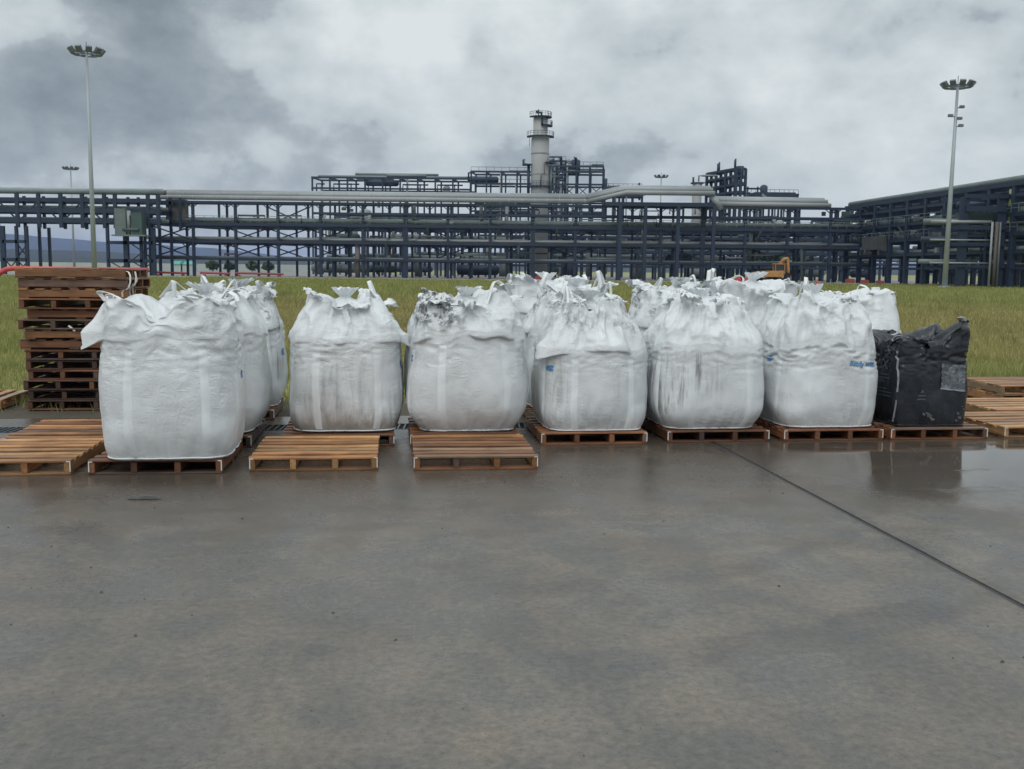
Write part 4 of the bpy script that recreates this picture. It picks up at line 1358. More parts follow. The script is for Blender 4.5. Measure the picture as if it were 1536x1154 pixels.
# low stacks at the right edge
GS = 'low pallet stacks at right'
pallet(6.56, rowb + .06, 0, TAN, 'single tan pallet right of the black bag', R(.3), GS, tone2=AMB, wide=True)
pallet(7.24, 10.2 + PD / 2, 0, TAN, 'single tan pallet behind the one right of the black bag', R(-.8), GS, tone2=AMB, strips=False, wide=True)
for k in range(2):
    pallet(8.13 + .05 * k, 11.55 + PD / 2, PH * k, (AMB, TAN)[k], '%s pallet of the pair at the back right, against the grass' % ('lower', 'upper')[k], R((.6, -1.6)[k]), GS, tone2=ORG, strips=False, wide=True)
for k in range(2):
    pallet(9.22 - .03 * k, 11.6 + PD / 2, PH * k, (TAN, AMB)[k], '%s pallet right of the pair at the back right' % ('lower', 'upper')[k], R((-.6, 1.2)[k]), GS, tone2=ORG, strips=False)
pallet(7.66, rowb + .08, 0, AMB, 'front pallet cut by the right frame edge', R(-.5), GS, tone2=TAN)
pallet(8.32, 10.25 + PD / 2, 0, AMB, 'second row pallet cut by the right frame edge', R(.7), GS, tone2=TAN, strips=False)
# the tall stack at left
names = ['lowest', 'second lowest', 'third from the bottom', 'fourth from the bottom', 'fifth from the bottom', 'sixth from the bottom', 'seventh pallet up,',
         'seventh from the top', 'sixth from the top', 'fifth from the top', 'fourth from the top', 'third from the top', 'second from the top', 'topmost']
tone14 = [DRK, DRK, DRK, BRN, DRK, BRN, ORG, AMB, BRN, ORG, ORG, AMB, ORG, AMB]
offs = [0, .01, -.02, .02, -.01, .01, -.03, .02, -.06, .06, -.04, -.03, -.02, -.04]
turn = [0, 0, 0, 0, 0, 0, 1, 1, 0, 1, 0, 1, 1, 1]
for k in range(14):
    nm = names[k]
    lab = '%s %s in the tall pallet stack at left' % (nm, 'resting there' if nm.endswith(',') else 'pallet')
    p_ = pallet(-3.42 + offs[k], 12.26 + .02 * math.sin(k * 2.3), -.02 + (PH + .0015) * k, tone14[k], lab, R(1.3 * math.sin(k * 1.9)) + (PI / 2 if turn[k] else 0), 'tall pallet stack at left', strips=False, tone2=(ORG if k > 9 else BRN))
    p_.scale = (1.10, 1.10, 1.0) if not turn[k] else (1.06, 1.12, 1.0)
pallet(-4.80, 12.25, -.02, AMB, 'bare pallet on the grass left of the tall stack', R(91), 'tall pallet stack at left', strips=False, tone2=TAN)
# torn strapping still hanging on the stack
tp = MB()
q = random.Random(3)
for k in range(5):
    pts = []
    u0 = -2.86 + .05 * k - .02 * k * k
    z0 = 1.54 - .03 * k
    for i in range(9):
        s_ = i / 8
        pts.append(yard(u0 + .05 * math.sin(5 * s_ + k) + .02 * k * s_, 11.70 + .13 * k - .04 * math.sin(3 * s_ + k), z0 - .30 * s_ + .03 * math.sin(9 * s_ + 2 * k)))
    tp.ribbon(pts, .018, (1, .3, 0), .001)
tag(tp.build('torn_strapping', M_white_strip), 'loose white strapping hanging off the corner of the tall stack', 'strapping')
sc_ = MB().ribbon([yard(-3.50, 11.70, .93), yard(-3.46, 11.69, .90), yard(-3.43, 11.69, .87)], .02, (1, 0, 1), .002)
tag(sc_.build('white_scrap', M_white_strip), 'thin white scrap caught on the side of the tall stack', 'scrap')

# ------------------------------------------------------------------ bulk bags
class BagSurf:
    pass


def make_bag_surface(seed, N=220, zs=.86, zt=1.26, w0=.43, wb=.535, ws=.50, wt=.33, pt=1.0, sag=.05, pleat=.035, pf=3.4, lift=.05, o0=.02, o1=.05,
                     wings=(), dips=(), boxy=0.0, crumple=.022, lean=(0, 0), zvar=.05, wrinkle=.012, inner=.05, n_top=2.6, flat=0.0, lobes=10, scal=.018):
    th = -PI / 2 + 2 * PI * np.arange(N) / N
    c, s = np.cos(th), np.sin(th)
    S = lambda n: (np.abs(c) ** n + np.abs(s) ** n) ** (-1.0 / n)
    S_ = seed * 7.13
    P1 = lambda f, k=0.0: pn(c * f + S_, s * f + S_ * .7, k + S_ * .31)
    corner = np.sin(2 * th) ** 2
    lob = np.abs(np.sin(lobes * th / 2 + .9 * P1(1.2, 30) + seed))
    sh = zs + zvar * P1(1.3, 2) + .35 * zvar * P1(3.6, 5) + scal * (.55 - lob ** .7) * np.clip(.9 + 1.6 * P1(1.4, 33), 0, 1.5)
    O = np.clip(o0 + o1 * 1.5 * (P1(1.5, 8) + .5 * P1(4.5, 3) - .10), 0, .045)
    rim = zt + lift * (corner ** 1.5 * 2 - .6) + .035 * P1(2.2, 11) + .025 * P1(5, 12)
    for a, wd, dz in dips:
        da = (th - a + PI) % (2 * PI) - PI
        rim = rim + dz * np.exp(-(da / wd) ** 2)
    wing = []
    for a, wd, out, tp_ in wings:
        da = (th - a + PI) % (2 * PI) - PI
        wing.append((np.exp(-np.abs(da / wd) ** 1.6), out, tp_))
    X, Y_, Z, mark = [], [], [], {}

    def push(r, z, xx=0, yy=0):
        X.append(r * c + xx)
        Y_.append(r * s + yy)
        Z.append(z + 0 * c)

    for f in (.02, .35, .7, .93):
        push(w0 * f * S(6), .004 + 0 * c)
    n1 = 54
    mark['low0'] = len(X)
    for i in range(n1):
        h = (i / (n1 - 1)) ** 1.15
        z = sh * h
        rise = sstep(np.array(h), -.06, .34)
        rise = 1 - (1 - np.minimum(np.array(h) / .5, 1)) ** 2.6
        w = w0 + (wb - w0) * rise + (ws - wb) * sstep(np.array(h), .35, 1.05)
        n = (5.5 - 2.2 * sstep(np.array(h), 0, .4)) * (1 - boxy) + 9 * boxy
        r = w * S(n)
        r = r + .035 * (1 - boxy * .6) * pn(c * 1.5 + S_, s * 1.5, z * 1.8 + S_) * sstep(np.array(h), 0, .25)
        # creases from filling: short horizontal gathers under the shoulder, gentle dents lower down
        wav = .6 * P1(2.4, 21)
        wr = pn(c * 3.2 + S_, s * 3.2 + 5, (z + .05 * wav) * 24)
        wr2 = pn(c * 6 + S_, s * 6 + 9, (z + .04 * wav) * 40)
        mk = sstep(np.array(h), .62, .95) * (.55 + 1.0 * np.clip(P1(1.7, 41) + .35, 0, 1))
        r = r - wrinkle * mk * (np.abs(wr) * 2.2 + .6 * np.abs(wr2)) + .006 * pn(c * 7 + S_, s * 7, z * 7)
        vert = pn(c * 8 + S_, s * 8, z * .8 + 3)
        r = r - .010 * sstep(np.array(h), .30, .0) * np.abs(vert) * 2
        push(r, z)
    mark['low1'] = len(X) - 1
    n = (3.3) * (1 - boxy) + 9 * boxy
    base_r = r.copy()
    wsum0 = sum(g * o for g, o, t in wings_eval(wing, 0.0)) if wing else 0
    slope = (wt - ws) / max(.12, zt - zs) * (.35 if pt > 1 else 1.0)
    for kf, (fo, fz) in enumerate(((.25, -.02), (.55, -.12), (.82, -.24), (.97, -.24), (1.0, -.06), (.93, .25), (.82, .65))):
        e = .007 * (kf + 1)
        push(base_r + O * fo + slope * e + wsum0 * min(1, fo + .1), sh + e + O * fz + (.0 if not wing else -wing_drop(wing, fo)))
    base_r = base_r + slope * .05
    sh = sh + .05
    n3 = 46
    mark['up0'] = len(X)
    for i in range(1, n3 + 1):
        q = i / n3
        w = ws + (wt - ws) * q ** pt
        nn = n + (n_top - n) * q
        r = w * S(nn)
        r = r + (base_r - ws * S(n)) * (1 - q) + O * .80 * (1 - q) ** 2
        fold = pn(c * pf + S_, s * pf + 2, q * .9 + S_)
        fold2 = pn(c * pf * 2.3 + S_, s * pf * 2.3 + 7, q * 1.6 + S_)
        amp = pleat * (.25 + .75 * q) * sstep(np.array(q), -.05, .25)
        r = r + amp * ((1 - 2.9 * np.abs(fold)) + .55 * (1 - 2.9 * np.abs(fold2)))
        r = r - sag * math.sin(PI * min(q, .95)) * (1 - corner) + sag * .5 * corner * q
        z0 = sh + O * .65
        z = z0 + (rim - z0) * (q ** (1 + flat))
        if wing:
            r = r + sum(g * o for g, o, t in wings_eval(wing, q))
        k = crumple * (.10 + .9 * q ** 1.6)
        xyz = (r * c * 7 + S_, r * s * 7, z * 7)
        dn = fbm(xyz[0], xyz[1], xyz[2], 3, .55)
        r = r + k * dn
        z = z + k * .8 * pn(xyz[0] + 31, xyz[1], xyz[2]) * q
        push(r, z)
    mark['rim'] = len(X) - 1
    r_r, z_r = r.copy(), z.copy()
    for i in range(1, 13):
        q = i / 12
        rr_ = r_r * (1 - q) ** .8 * (1 - .12 * math.sin(PI * q)) + .0
        zz_ = z_r - inner * math.sin(PI / 2 * min(1, q * 1.6)) + .055 * q * (1 - q) * 4 * (pn(rr_ * c * 8 + S_, rr_ * s * 8, 1.5) * 2 + 1.2 * np.abs(pn(rr_ * c * 15 + S_, rr_ * s * 15, 4.5)))
        if i == 12: rr_ = rr_ * 0 + .01
        zz_ = zz_ * (1 - q ** 2) + (z_r.mean() - inner * .9) * q ** 2
        push(rr_, zz_)
    X, Y_, Z = np.array(X), np.array(Y_), np.array(Z)
    X = X + lean[0] * Z ** 1.5
    Y_ = Y_ + lean[1] * Z ** 1.5
    co = np.stack([X, Y_, Z], -1)
    b = BagSurf()
    b.co, b.mark, b.N, b.th = co, mark, N, th
    return b


def wings_eval(wing, q):
    return [(g * (1 - q) ** t, o, t) for g, o, t in wing]


def wing_drop(wing, fo):
    return sum(g * min(.14, o * .75) for g, o, t in wing) * min(1, fo)


def surf_mesh(b, name, mat):
    rows, N = b.co.shape[:2]
    r = np.arange(rows - 1)[:, None] * N
    i = np.arange(N)[None, :]
    j = (i + 1) % N
    q = np.stack([r + i, r + j, r + N + j, r + N + i], -1).reshape(-1, 4)
    return grid_mesh(name, b.co.reshape(-1, 3), q, mat)


def crumpled_sheet(p, out, up, side, L, Wd, seed, curl=1.2, n=16):
    """a limp tongue of fabric rooted at p"""
    p, out, up, side = (np.array(a, float) for a in (p, out, up, side))
    s_ = np.linspace(0, 1, n)[:, None]
    t_ = np.linspace(-1, 1, n)[None, :]
    ang = curl * s_ ** 1.2
    rad = L * np.stack([np.sin(ang) / max(curl, .01), (1 - np.cos(ang)) / max(curl, .01)], -1)
    wd = Wd / 2 * (1 - .35 * s_ + .25 * pn(s_ * 3 + seed, 0, 1)) * t_
    nz = .06 * fbm(s_ * 2.0 + seed * 3.3, t_ * 1.6, seed, 3, .5)
    ny = .03 * fbm(s_ * 2 + seed * 1.3, t_ * 2, seed + 9, 3, .5)
    co = p + rad[..., :1] * up + rad[..., 1:2] * out + wd[..., None] * side + (nz * (.2 + s_))[..., None] * out + (ny * (.2 + s_))[..., None] * up
    edge = .012 * fbm(t_ * 4 + seed, 0, 3, 3) * (s_ > .99)
    co = co + edge[..., None] * up
    k = np.arange(n - 1)
    q = np.stack([(k[:, None] * n + k[None, :]), (k[:, None] * n + k[None, :] + 1), ((k[:, None] + 1) * n + k[None, :] + 1), ((k[:, None] + 1) * n + k[None, :])], -1).reshape(-1, 4)
    return co.reshape(-1, 3), q


def add_bag(label, u, v, z, rz, mat, seed, flaps=5, loops=4, loop_h=.13, spout=True, strips=True, hem=True, group='white bulk bags on pallets', name='bulk_bag', loop_mat=None, flap_mat=None, low=False, fl_len=.17, **kw):
    t = thing(name, label, 'bulk bag', yard(u, v, z), PSI + rz, group)
    q = random.Random(seed * 5 + 1)
    b = make_bag_surface(seed, N=(150 if low else 240), **kw)
    body = link(bpy.data.objects.new('body', surf_mesh(b, 'body', mat)), t)
    loop_mat = loop_mat or M_loop
    flap_mat = flap_mat or mat
    rim = b.co[b.mark['rim']]
    N = b.N
    idx = lambda a: int(round((a + PI / 2) / (2 * PI) * N)) % N
    cen = rim.mean(0)
    # lifting loops at the corners
    for k in range(loops):
        a = -3 * PI / 4 + k * PI / 2 + q.uniform(-.2, .2)
        da = q.uniform(.13, .24)
        row = b.co[b.mark['rim'] - 5]
        p0, p1 = Vector(row[idx(a - da)]), Vector(row[idx(a + da)])
        outv = Vector((math.cos(a), math.sin(a), 0))
        hh = loop_h * q.choice((.2, .45, .7, .95))
        top = (p0 + p1) / 2 + Vector((0, 0, hh + .02)) + outv * q.uniform(-.5, .4) * loop_h + (p1 - p0) * q.uniform(-.7, .7)
        pts = []
        for i in range(13):
            s_ = i / 12
            pt_ = p0 * (1 - s_) ** 2 + (top * 2 - (p0 + p1) / 2) * 2 * s_ * (1 - s_) + p1 * s_ ** 2
            pts.append(pt_ + Vector((.008 * math.sin(7 * s_ + k), 0, .01 * math.sin(9 * s_ + seed))))
        MB().ribbon(pts, .045, outv + Vector((0, 0, .25)), .003).build('lifting_loop', loop_mat, t, True)
    # gathered tongues of fabric round the mouth
    for k in range(flaps):
        a = -PI + 2 * PI * (k + q.uniform(-.3, .3)) / flaps
        row = b.co[b.mark['rim'] - 3]
        p0 = row[idx(a)]
        outv = np.array([math.cos(a), math.sin(a), 0])
        inward = q.random() < .45
        side = np.array([-math.sin(a), math.cos(a), q.uniform(-.3, .3)])
        co, qd = crumpled_sheet(p0 - outv * .015, outv * (-1 if inward else 1), np.array([q.uniform(-.4, .4), q.uniform(-.4, .4), 1.0]), side, fl_len * q.uniform(.6, 1.25), q.uniform(.14, .30), seed + k * 1.7, q.uniform(1.8, 3.6))
        link(bpy.data.objects.new('fabric_flap', grid_mesh('fabric_flap', co, qd, flap_mat)), t)
    # gathered, tied filling spout
    if spout:
        n_t, n_a = 16, 60
        ta = np.linspace(0, 1, n_t)[:, None]
        aa = (2 * PI * np.arange(n_a) / n_a)[None, :]
        base_r = kw.get('wt', .33) * .8
        rad = base_r * (1 - sstep(ta, 0, .5)) + .045 + .075 * sstep(ta, .58, 1.0)
        rad = rad * (1 + (.10 + .30 * sstep(ta, .2, .7)) * (pn(np.cos(aa) * 2.6 + seed, np.sin(aa) * 2.6, ta * 1.2) + .6 * pn(np.cos(aa) * 5 + seed, np.sin(aa) * 5, ta * 2)))
        ln = q.uniform(-.09, .09), q.uniform(-.09, .05)
        zz = -.05 + (.08 + .05 * q.random()) * sstep(ta, 0, .6) + .075 * sstep(ta, .55, 1) + .03 * pn(np.cos(aa) * 3 + seed, np.sin(aa) * 3, ta * 3) * ta
        co_s = np.stack([cen[0] + rad * np.cos(aa) + ln[0] * ta ** 2, cen[1] + rad * np.sin(aa) + ln[1] * ta ** 2, cen[2] + zz + 0 * aa], -1)
        k0, k1 = np.arange(n_t - 1)[:, None] * n_a, np.arange(n_a)[None, :]
        k2 = (np.arange(n_a)[None, :] + 1) % n_a
        link(bpy.data.objects.new('spout', grid_mesh('spout', co_s.reshape(-1, 3), np.stack([k0 + k1, k0 + k2, k0 + n_a + k2, k0 + n_a + k1], -1).reshape(-1, 4), flap_mat)), t)
    # webbing sewn down the faces
    if strips:
        r0, r1 = b.mark['low0'] + 3, b.mark['low1'] - 2
        for face in range(4):
            if low and face in (1,): continue
            for off in (-.50, .50):
                a = -PI / 2 + face * PI / 2 + off
                i0 = idx(a)
                wN = 4
                sub = np.stack([b.co[r0:r1 + 1, (i0 + k) % N] for k in range(wN + 1)], 1)
                outv = np.array([math.cos(a), math.sin(a), 0])
                lift_ = np.array([0.0, .003, .0035, .003, 0.0])
                sub = sub + outv * lift_[None, :, None]
                rr_ = sub.shape[0]
                k0, k1 = np.arange(rr_ - 1)[:, None] * (wN + 1), np.arange(wN)[None, :]
                qd = np.stack([k0 + k1, k0 + k1 + 1, k0 + k1 + wN + 2, k0 + k1 + wN + 1], -1).reshape(-1, 4)
                link(bpy.data.objects.new('side_strap', grid_mesh('side_strap', sub.reshape(-1, 3), qd, M_web if name == 'bulk_bag' else mat)), t)
    if hem:
        ring = b.co[b.mark['low0'] + 1][::3]
        cpt = ring.mean(0)
        pts = [Vector(p) + (Vector(p) - Vector(cpt)).normalized() * (.010 + .006 * math.sin(i * .9 + seed)) + Vector((0, 0, .006)) for i, p in enumerate(ring)]
        pts.append(pts[0])
        MB().tube(pts, .006, 6, cap=False).build('base_hem', M_loop if name == 'bulk_bag' else mat, t, True)
    t_b = b
    return t, b, body


def bvh_of(b):
    rows, N = b.co.shape[:2]
    fs = [(r * N + i, r * N + (i + 1) % N, (r + 1) * N + (i + 1) % N, (r + 1) * N + i) for r in range(rows - 1) for i in range(N)]
    return BVHTree.FromPolygons([tuple(p) for p in b.co.reshape(-1, 3)], fs)


def decal(t, bvh, name, pts, faces, ang, mat, lift=.004):
    """lay a flat print on the bag: pts are (across, height) on the face whose outward direction is ang"""
    outv = Vector((math.cos(ang), math.sin(ang), 0))
    across = Vector((-math.sin(ang), math.cos(ang), 0))
    vs = []
    for a, h in pts:
        o = outv * 2 + across * a + Vector((0, 0, h))
        hit = bvh.ray_cast(o, -outv, 4)
        p = hit[0] if hit[0] else o - outv * 1.5
        vs.append(p + outv * lift)
    me_ = bpy.data.meshes.new(name)
    me_.from_pydata([tuple(p) for p in vs], [], faces)
    me_.materials.append(mat)
    me_.update()
    return link(bpy.data.objects.new(name, me_), t)


def text_geo(s_, size, shear=0.0, bold=0.0, space=1.0):
    cu = bpy.data.curves.new('writing', 'FONT')
    cu.body = s_
    cu.size = size
    cu.shear = shear
    cu.offset = bold
    cu.space_character = space
    cu.resolution_u = 3
    o = bpy.data.objects.new('writing', cu)
    col.objects.link(o)
    dg = bpy.context.evaluated_depsgraph_get()
    me_ = bpy.data.meshes.new_from_object(o.evaluated_get(dg))
    pts = [(p.co.x, p.co.y) for p in me_.vertices]
    fs = [tuple(p.vertices) for p in me_.polygons]
    bpy.data.objects.remove(o)
    bpy.data.meshes.remove(me_)
    bpy.data.curves.remove(cu)
    return pts, fs


def patch(a0, a1, h0, h1, n=8, wob=0.0, seed=0):
    pts, fs = [], []
    for i in range(n + 1):
        for j in range(n + 1):
            w = wob * math.sin(i * 1.7 + j * 2.3 + seed)
            pts.append((a0 + (a1 - a0) * i / n + w, h0 + (h1 - h0) * j / n + w * .6))
    for i in range(n):
        for j in range(n):
            k = i * (n + 1) + j
            fs.append((k, k + n + 1, k + n + 2, k + 1))
    return pts, fs


M_loop = simple('white webbing', (0.72, 0.74, 0.745), 0.5, 0, 0.08, 6)
M_web = simple('sewn side webbing', (0.705, 0.735, 0.75), 0.45, 0, 0.12, 6)
TOPZ = PH + .003
FR = -PI / 2

bm1 = bag_mat('clean white sacking', 1, .12)
t, b, _ = add_bag('nearest white bag with a wing of fabric hanging off its left side', -1.68, 8.32, TOPZ, R(.5), bm1, 1, flaps=4, loops=3, loop_h=.07, spout=False, zs=.92, zt=1.205, w0=.46, wb=.545, ws=.525, wt=.45, pt=1.6, sag=.03, pleat=.04, pf=2.2,
                  lift=.03, o0=.004, o1=.02, scal=.03, lobes=9, wings=((PI + .42, .16, .145, .6),), dips=((FR - .08, .22, -.10), (PI / 2 + .05, .3, -.09), (FR + 1.0, .3, -.02), (FR - 1.0, .3, -.02)), wrinkle=.022, zvar=.04, inner=.20, crumple=.014, fl_len=.12)
bv = bvh_of(b)
decal(t, bv, 'blue_mark', *patch(-.02, .02, .60, .66, 4, .006), R(-10), M_ink)

bm2 = bag_mat('greyed white sacking', 2, .35)
add_bag('white bag standing close behind the nearest one', -1.62, 9.52, TOPZ, R(-2), bm2, 2, zs=.88, zt=1.20, wt=.30, wb=.55, ws=.52, pt=1.6, o0=.01, o1=.03, pleat=.04, low=True, sag=.04)
bm3 = bag_mat('sooty white sacking', 3, .95, streak=.9, top=.75)
t, b, _ = add_bag('sooty smeared bag at the back of the left file', -1.60, 11.22, TOPZ, R(4), bm3, 3, zs=.84, zt=1.22, wt=.32, wb=.54, pleat=.05, pt=1.15, low=True, flaps=6)
decal(t, bvh_of(b), 'blue_mark', *patch(-.04, .04, .55, .62, 4, .01), R(-30), M_ink)

bm4 = bag_mat('white sacking with brown foot', 4, .35, brown=.7, streak=.35)
t, b, _ = add_bag('white bag with folded shoulder and a pointed wing on its right', -.36, 9.58, TOPZ, R(-.5), bm4, 4, zs=.80, zt=1.17, w0=.46, wb=.535, ws=.515, wt=.29, pt=1.12, sag=.02, pleat=.065, pf=2.6, lift=.06, o0=.02, o1=.045,
                  wings=((-.25, .16, .10, 1.2),), crumple=.03, flaps=6, zvar=.03)
decal(t, bvh_of(b), 'blue_mark', *patch(-.02, .02, .56, .63, 4, .006), R(-20), M_ink)

bm5 = bag_mat('white sacking with black crumbs', 5, .45, top=.85, side=(.04, -.20))
t, b, _ = add_bag('bulging white bag with black smears on its torn top left', .76, 9.50, TOPZ, R(1), bm5, 5, zs=.84, zt=1.21, w0=.43, wb=.575, ws=.54, wt=.36, pt=1.35, sag=.02, pleat=.065, pf=2.6, lift=.05, o0=.005, o1=.06,
                  dips=((FR - .6, .35, -.12),), crumple=.04, flaps=8, zvar=.07, fl_len=.17)
decal(t, bvh_of(b), 'blue_mark', *patch(-.03, .03, .64, .70, 4, .008), R(-150), M_ink)

bm6 = bag_mat('dusty white sacking', 6, .45, streak=.35, top=.45)
t, b, _ = add_bag('white bag with pleated neck and a ragged flap on its left shoulder', 1.96, 9.47, TOPZ, R(.5), bm6, 6, zs=.73, zt=1.17, w0=.45, wb=.53, ws=.515, wt=.23, pt=1.08, sag=.01, pleat=.07, pf=3.0, lift=.04, o0=.004, o1=.045,
                  wings=((FR - .95, .22, .10, 1.4),), crumple=.03, flaps=6, loops=4, loop_h=.2, zvar=.05, fl_len=.17)
decal(t, bvh_of(b), 'blue_mark', *patch(-.04, .04, .56, .61, 4, .008), R(-140), M_ink)
bm7 = bag_mat('dusty sacking behind', 7, .6, streak=.4, top=.6)
t, b, _ = add_bag('white bag half hidden behind the ragged flap bag', 2.02, 10.75, TOPZ, R(2), bm7, 7, zs=.80, zt=1.24, wt=.3, wb=.53, pleat=.05, pt=1.15, low=True, flaps=6, loop_h=.22, o0=.03)
bm8 = bag_mat('plain white sacking', 8, .2)
add_bag('upright white bag at the back of the ragged flap file', 1.95, 11.95, TOPZ, R(-2), bm8, 8, zs=.95, zt=1.33, wt=.44, wb=.54, ws=.53, pleat=.03, pt=1.15, low=True, flaps=6)

bm9 = bag_mat('grey streaked white sacking', 9, .45, streak=1.0, side=(.30, -.15), brown=.25)
add_bag('white bag with dark grey streaks down its lower left', 3.08, 9.50, TOPZ, R(.8), bm9, 9, zs=.76, zt=1.20, w0=.43, wb=.555, ws=.535, wt=.25, pt=1.12, sag=.01, pleat=.07, pf=2.7, lift=.04, o0=.0, o1=.0,
        crumple=.03, flaps=6, zvar=.09, fl_len=.16)
bm10 = bag_mat('top smudged white sacking', 10, .4, top=.6)  # smears and black crumbs towards the top, on the common white base
add_bag('white bag half hidden behind the grey streaked bag', 3.16, 10.74, TOPZ, R(-1), bm10, 10, zs=.86, zt=1.28, wt=.34, wb=.52, pleat=.05, pt=1.15, low=True, flaps=6, loop_h=.2)

bm11 = bag_mat('off white sacking', 11, .25, streak=.18)
t, b, _ = add_bag('broad white bag with blue handwriting on its front', 4.28, 9.55, TOPZ, R(.3), bm11, 11, zs=.80, zt=1.21, w0=.46, wb=.545, ws=.535, wt=.33, pt=1.3, sag=.02, pleat=.06, pf=2.2, lift=.05, o0=.0, o1=.0,
                  crumple=.024, flaps=5, loops=4, loop_h=.16, zvar=.08, wrinkle=.022, scal=.05, lobes=6)
bv = bvh_of(b)
pts, fs = text_geo('Ready W05.', .068, .15, .003, .95)
wmax = max(p[0] for p in pts)
decal(t, bv, 'handwriting', [(p[0] * .30 / wmax + .11, .615 + p[1] * .85 - .06 * p[0]) for p in pts], fs, FR, M_ink, .010)
decal(t, bv, 'blue_mark', *patch(-.03, .03, .62, .68, 4, .008), R(-165), M_ink)
bm12 = bag_mat('white sacking back right', 12, .15)
add_bag('white bag behind the one with blue handwriting, loops showing', 4.05, 10.80, TOPZ, R(2), bm12, 12, zs=.86, zt=1.33, wt=.40, wb=.54, pleat=.05, pt=1.15, low=True, flaps=6, loop_h=.17)
bm13 = bag_mat('white sacking far right', 13, .12)
add_bag('white bag rising behind the black bag', 5.26, 10.90, TOPZ, R(-3), bm13, 13, zs=.80, zt=1.24, wt=.40, wb=.55, ws=.54, pleat=.03, pt=1.3, o0=.03, low=True, flaps=4, spout=False, loop_h=.2, dips=((FR - .8, .5, -.05),))

M_blk = black_bag_mat()
t, b, body = add_bag('black bulk bag with a clear pouch and crumpled top', 5.33, 9.48, TOPZ, R(-1), M_blk, 14, name='black_bulk_bag', group=None, flaps=5, loops=2, loop_h=.10, strips=False, spout=False, zs=.74, zt=.89, w0=.370, wb=.392, ws=.385, wt=.35, pt=1.5,
                     sag=.03, pleat=.02, pf=2.6, lift=.06, o0=.0, o1=.0, boxy=.6, crumple=.036, wrinkle=.03, zvar=.09, n_top=6, inner=.10, loop_mat=simple('pale dusty webbing', (.42, .43, .45), .6), fl_len=.12,
                     dips=((FR - 1.5, .9, -.15), (FR - .1, .35, -.07), (-PI / 4, .3, .08)), wings=((-PI / 4, .10, .03, .8),))
bv = bvh_of(b)
pp, pf_ = patch(.065, .315, .385, .625, 12, .004)
pp = [(a, h - (a - .065) * .10) for a, h in pp]
pouch = decal(t, bv, 'document_pouch', pp, pf_, FR, pouch_mat(), .010)
pp, pf_ = patch(.06, .315, .370, .385, 8, .003)
decal(t, bv, 'pouch_edge', [(a, h - (a - .065) * .10) for a, h in pp], pf_, FR, M_scuff, .012)
# dusty white seam down the front left edge
sm = MB()
q = random.Random(9)
seam = decal(t, bv, 'seam_tape', *patch(-.365, -.357, .34, .74, 14, .003, 2), FR, M_scuff, .006)
seam = decal(t, bv, 'seam_tape', *patch(-.368, -.363, .04, .26, 10, .003, 5), FR, M_scuff, .006)
# printed panel on the left side
for s_, sz, a0, h0 in (('TEX', .13, -.02, .68), ('LIX', .13, -.02, .55)):
    pts, fs = text_geo(s_, sz, 0, .004)
    decal(t, bv, 'print_line', [(p[0] * 1.1 + a0, p[1] + h0) for p in pts], fs, PI, M_print)
for h0, w_ in ((.49, .24), (.455, .26), (.42, .18), (.35, .22), (.315, .30), (.28, .30)):
    decal(t, bv, 'print_line', *patch(-.02, -.02 + w_, h0, h0 + .013, 6), PI, M_print)
# small symbol with lines on the front
tri = [(-.145, .335), (-.105, .335), (-.125, .375)]
decal(t, bv, 'print_symbol', tri, [(0, 1, 2)], FR, M_print)
for h0, a0, a1 in ((.30, -.165, -.085), (.265, -.175, -.09)):
    decal(t, bv, 'print_line', *patch(a0, a1, h0, h0 + .014, 5), FR, M_print)
M_pscuff = simple('pale scuff', (.13, .128, .122), .7, 0, .5, 40)
for k, (a, h, w_) in enumerate(((-.06, .13, .03), (-.035, .105, .035), (-.01, .08, .03), (-.10, .125, .025), (.29, .09, .03), (.26, .13, .02), (.32, .17, .014), (.25, .06, .03), (.30, .20, .012))):
    q = random.Random(k)
    pts = [(a, h)]
    for i in range(11):
        rr_ = w_ * q.uniform(.25, 1.15)
        an = 2 * PI * i / 11
        pts.append((a + rr_ * math.cos(an), h + .7 * rr_ * math.sin(an) - .4 * rr_ * math.cos(an)))
    decal(t, bv, 'scuff', pts, [(0, 1 + i, 1 + (i + 1) % 11) for i in range(11)], FR, M_pscuff, .005)

# ------------------------------------------------------------------ small things on the concrete
g_rng = np.random.default_rng(5)
st_ = MB()
for k in range(420):
    v = 1.2 + 7 * g_rng.random() ** 1.0
    u = g_rng.uniform(-4.2, 6)
    r = .003 + .009 * g_rng.random() ** 5
    p = yard(u, v, r * .35)
    m = Matrix.Rotation(g_rng.uniform(0, 6), 3, 'Z')
    vs = [Vector((math.cos(a) * r * g_rng.uniform(.7, 1.4), math.sin(a) * r * g_rng.uniform(.6, 1.1), -r * .33)) for a in np.linspace(0, 2 * PI, 6)[:-1]]
    vs = [m @ w_ + p for w_ in vs] + [p + Vector((0, 0, r * .6))]
    st_.add(vs, [(i, (i + 1) % 5, 5) for i in range(5)])
tag(st_.build('grit', M_stone), 'dark grit and crumbs scattered on the wet concrete', kind='stuff')
fl_ = MB()
p = yard(-1.66, 7.05, .004)
q = random.Random(2)
ring = [(math.cos(a) * .11 * q.uniform(.7, 1.2), math.sin(a) * .045 * q.uniform(.7, 1.2)) for a in np.linspace(0, 2 * PI, 13)[:-1]]
fl_.add([(p.x + a, p.y + b_, .004) for a, b_ in ring] + [(p.x + a * .85, p.y + b_ * .8, .018 + .008 * q.random()) for a, b_ in ring],
        [(i, (i + 1) % 12, 12 + (i + 1) % 12, 12 + i) for i in range(12)] + [tuple(range(12, 24))])
tag(fl_.build('bark_scrap', simple('grey bark scrap', (.085, .085, .082), .6, 0, .4, 30)), 'small flat grey scrap lying before the nearest bag', 'scrap')

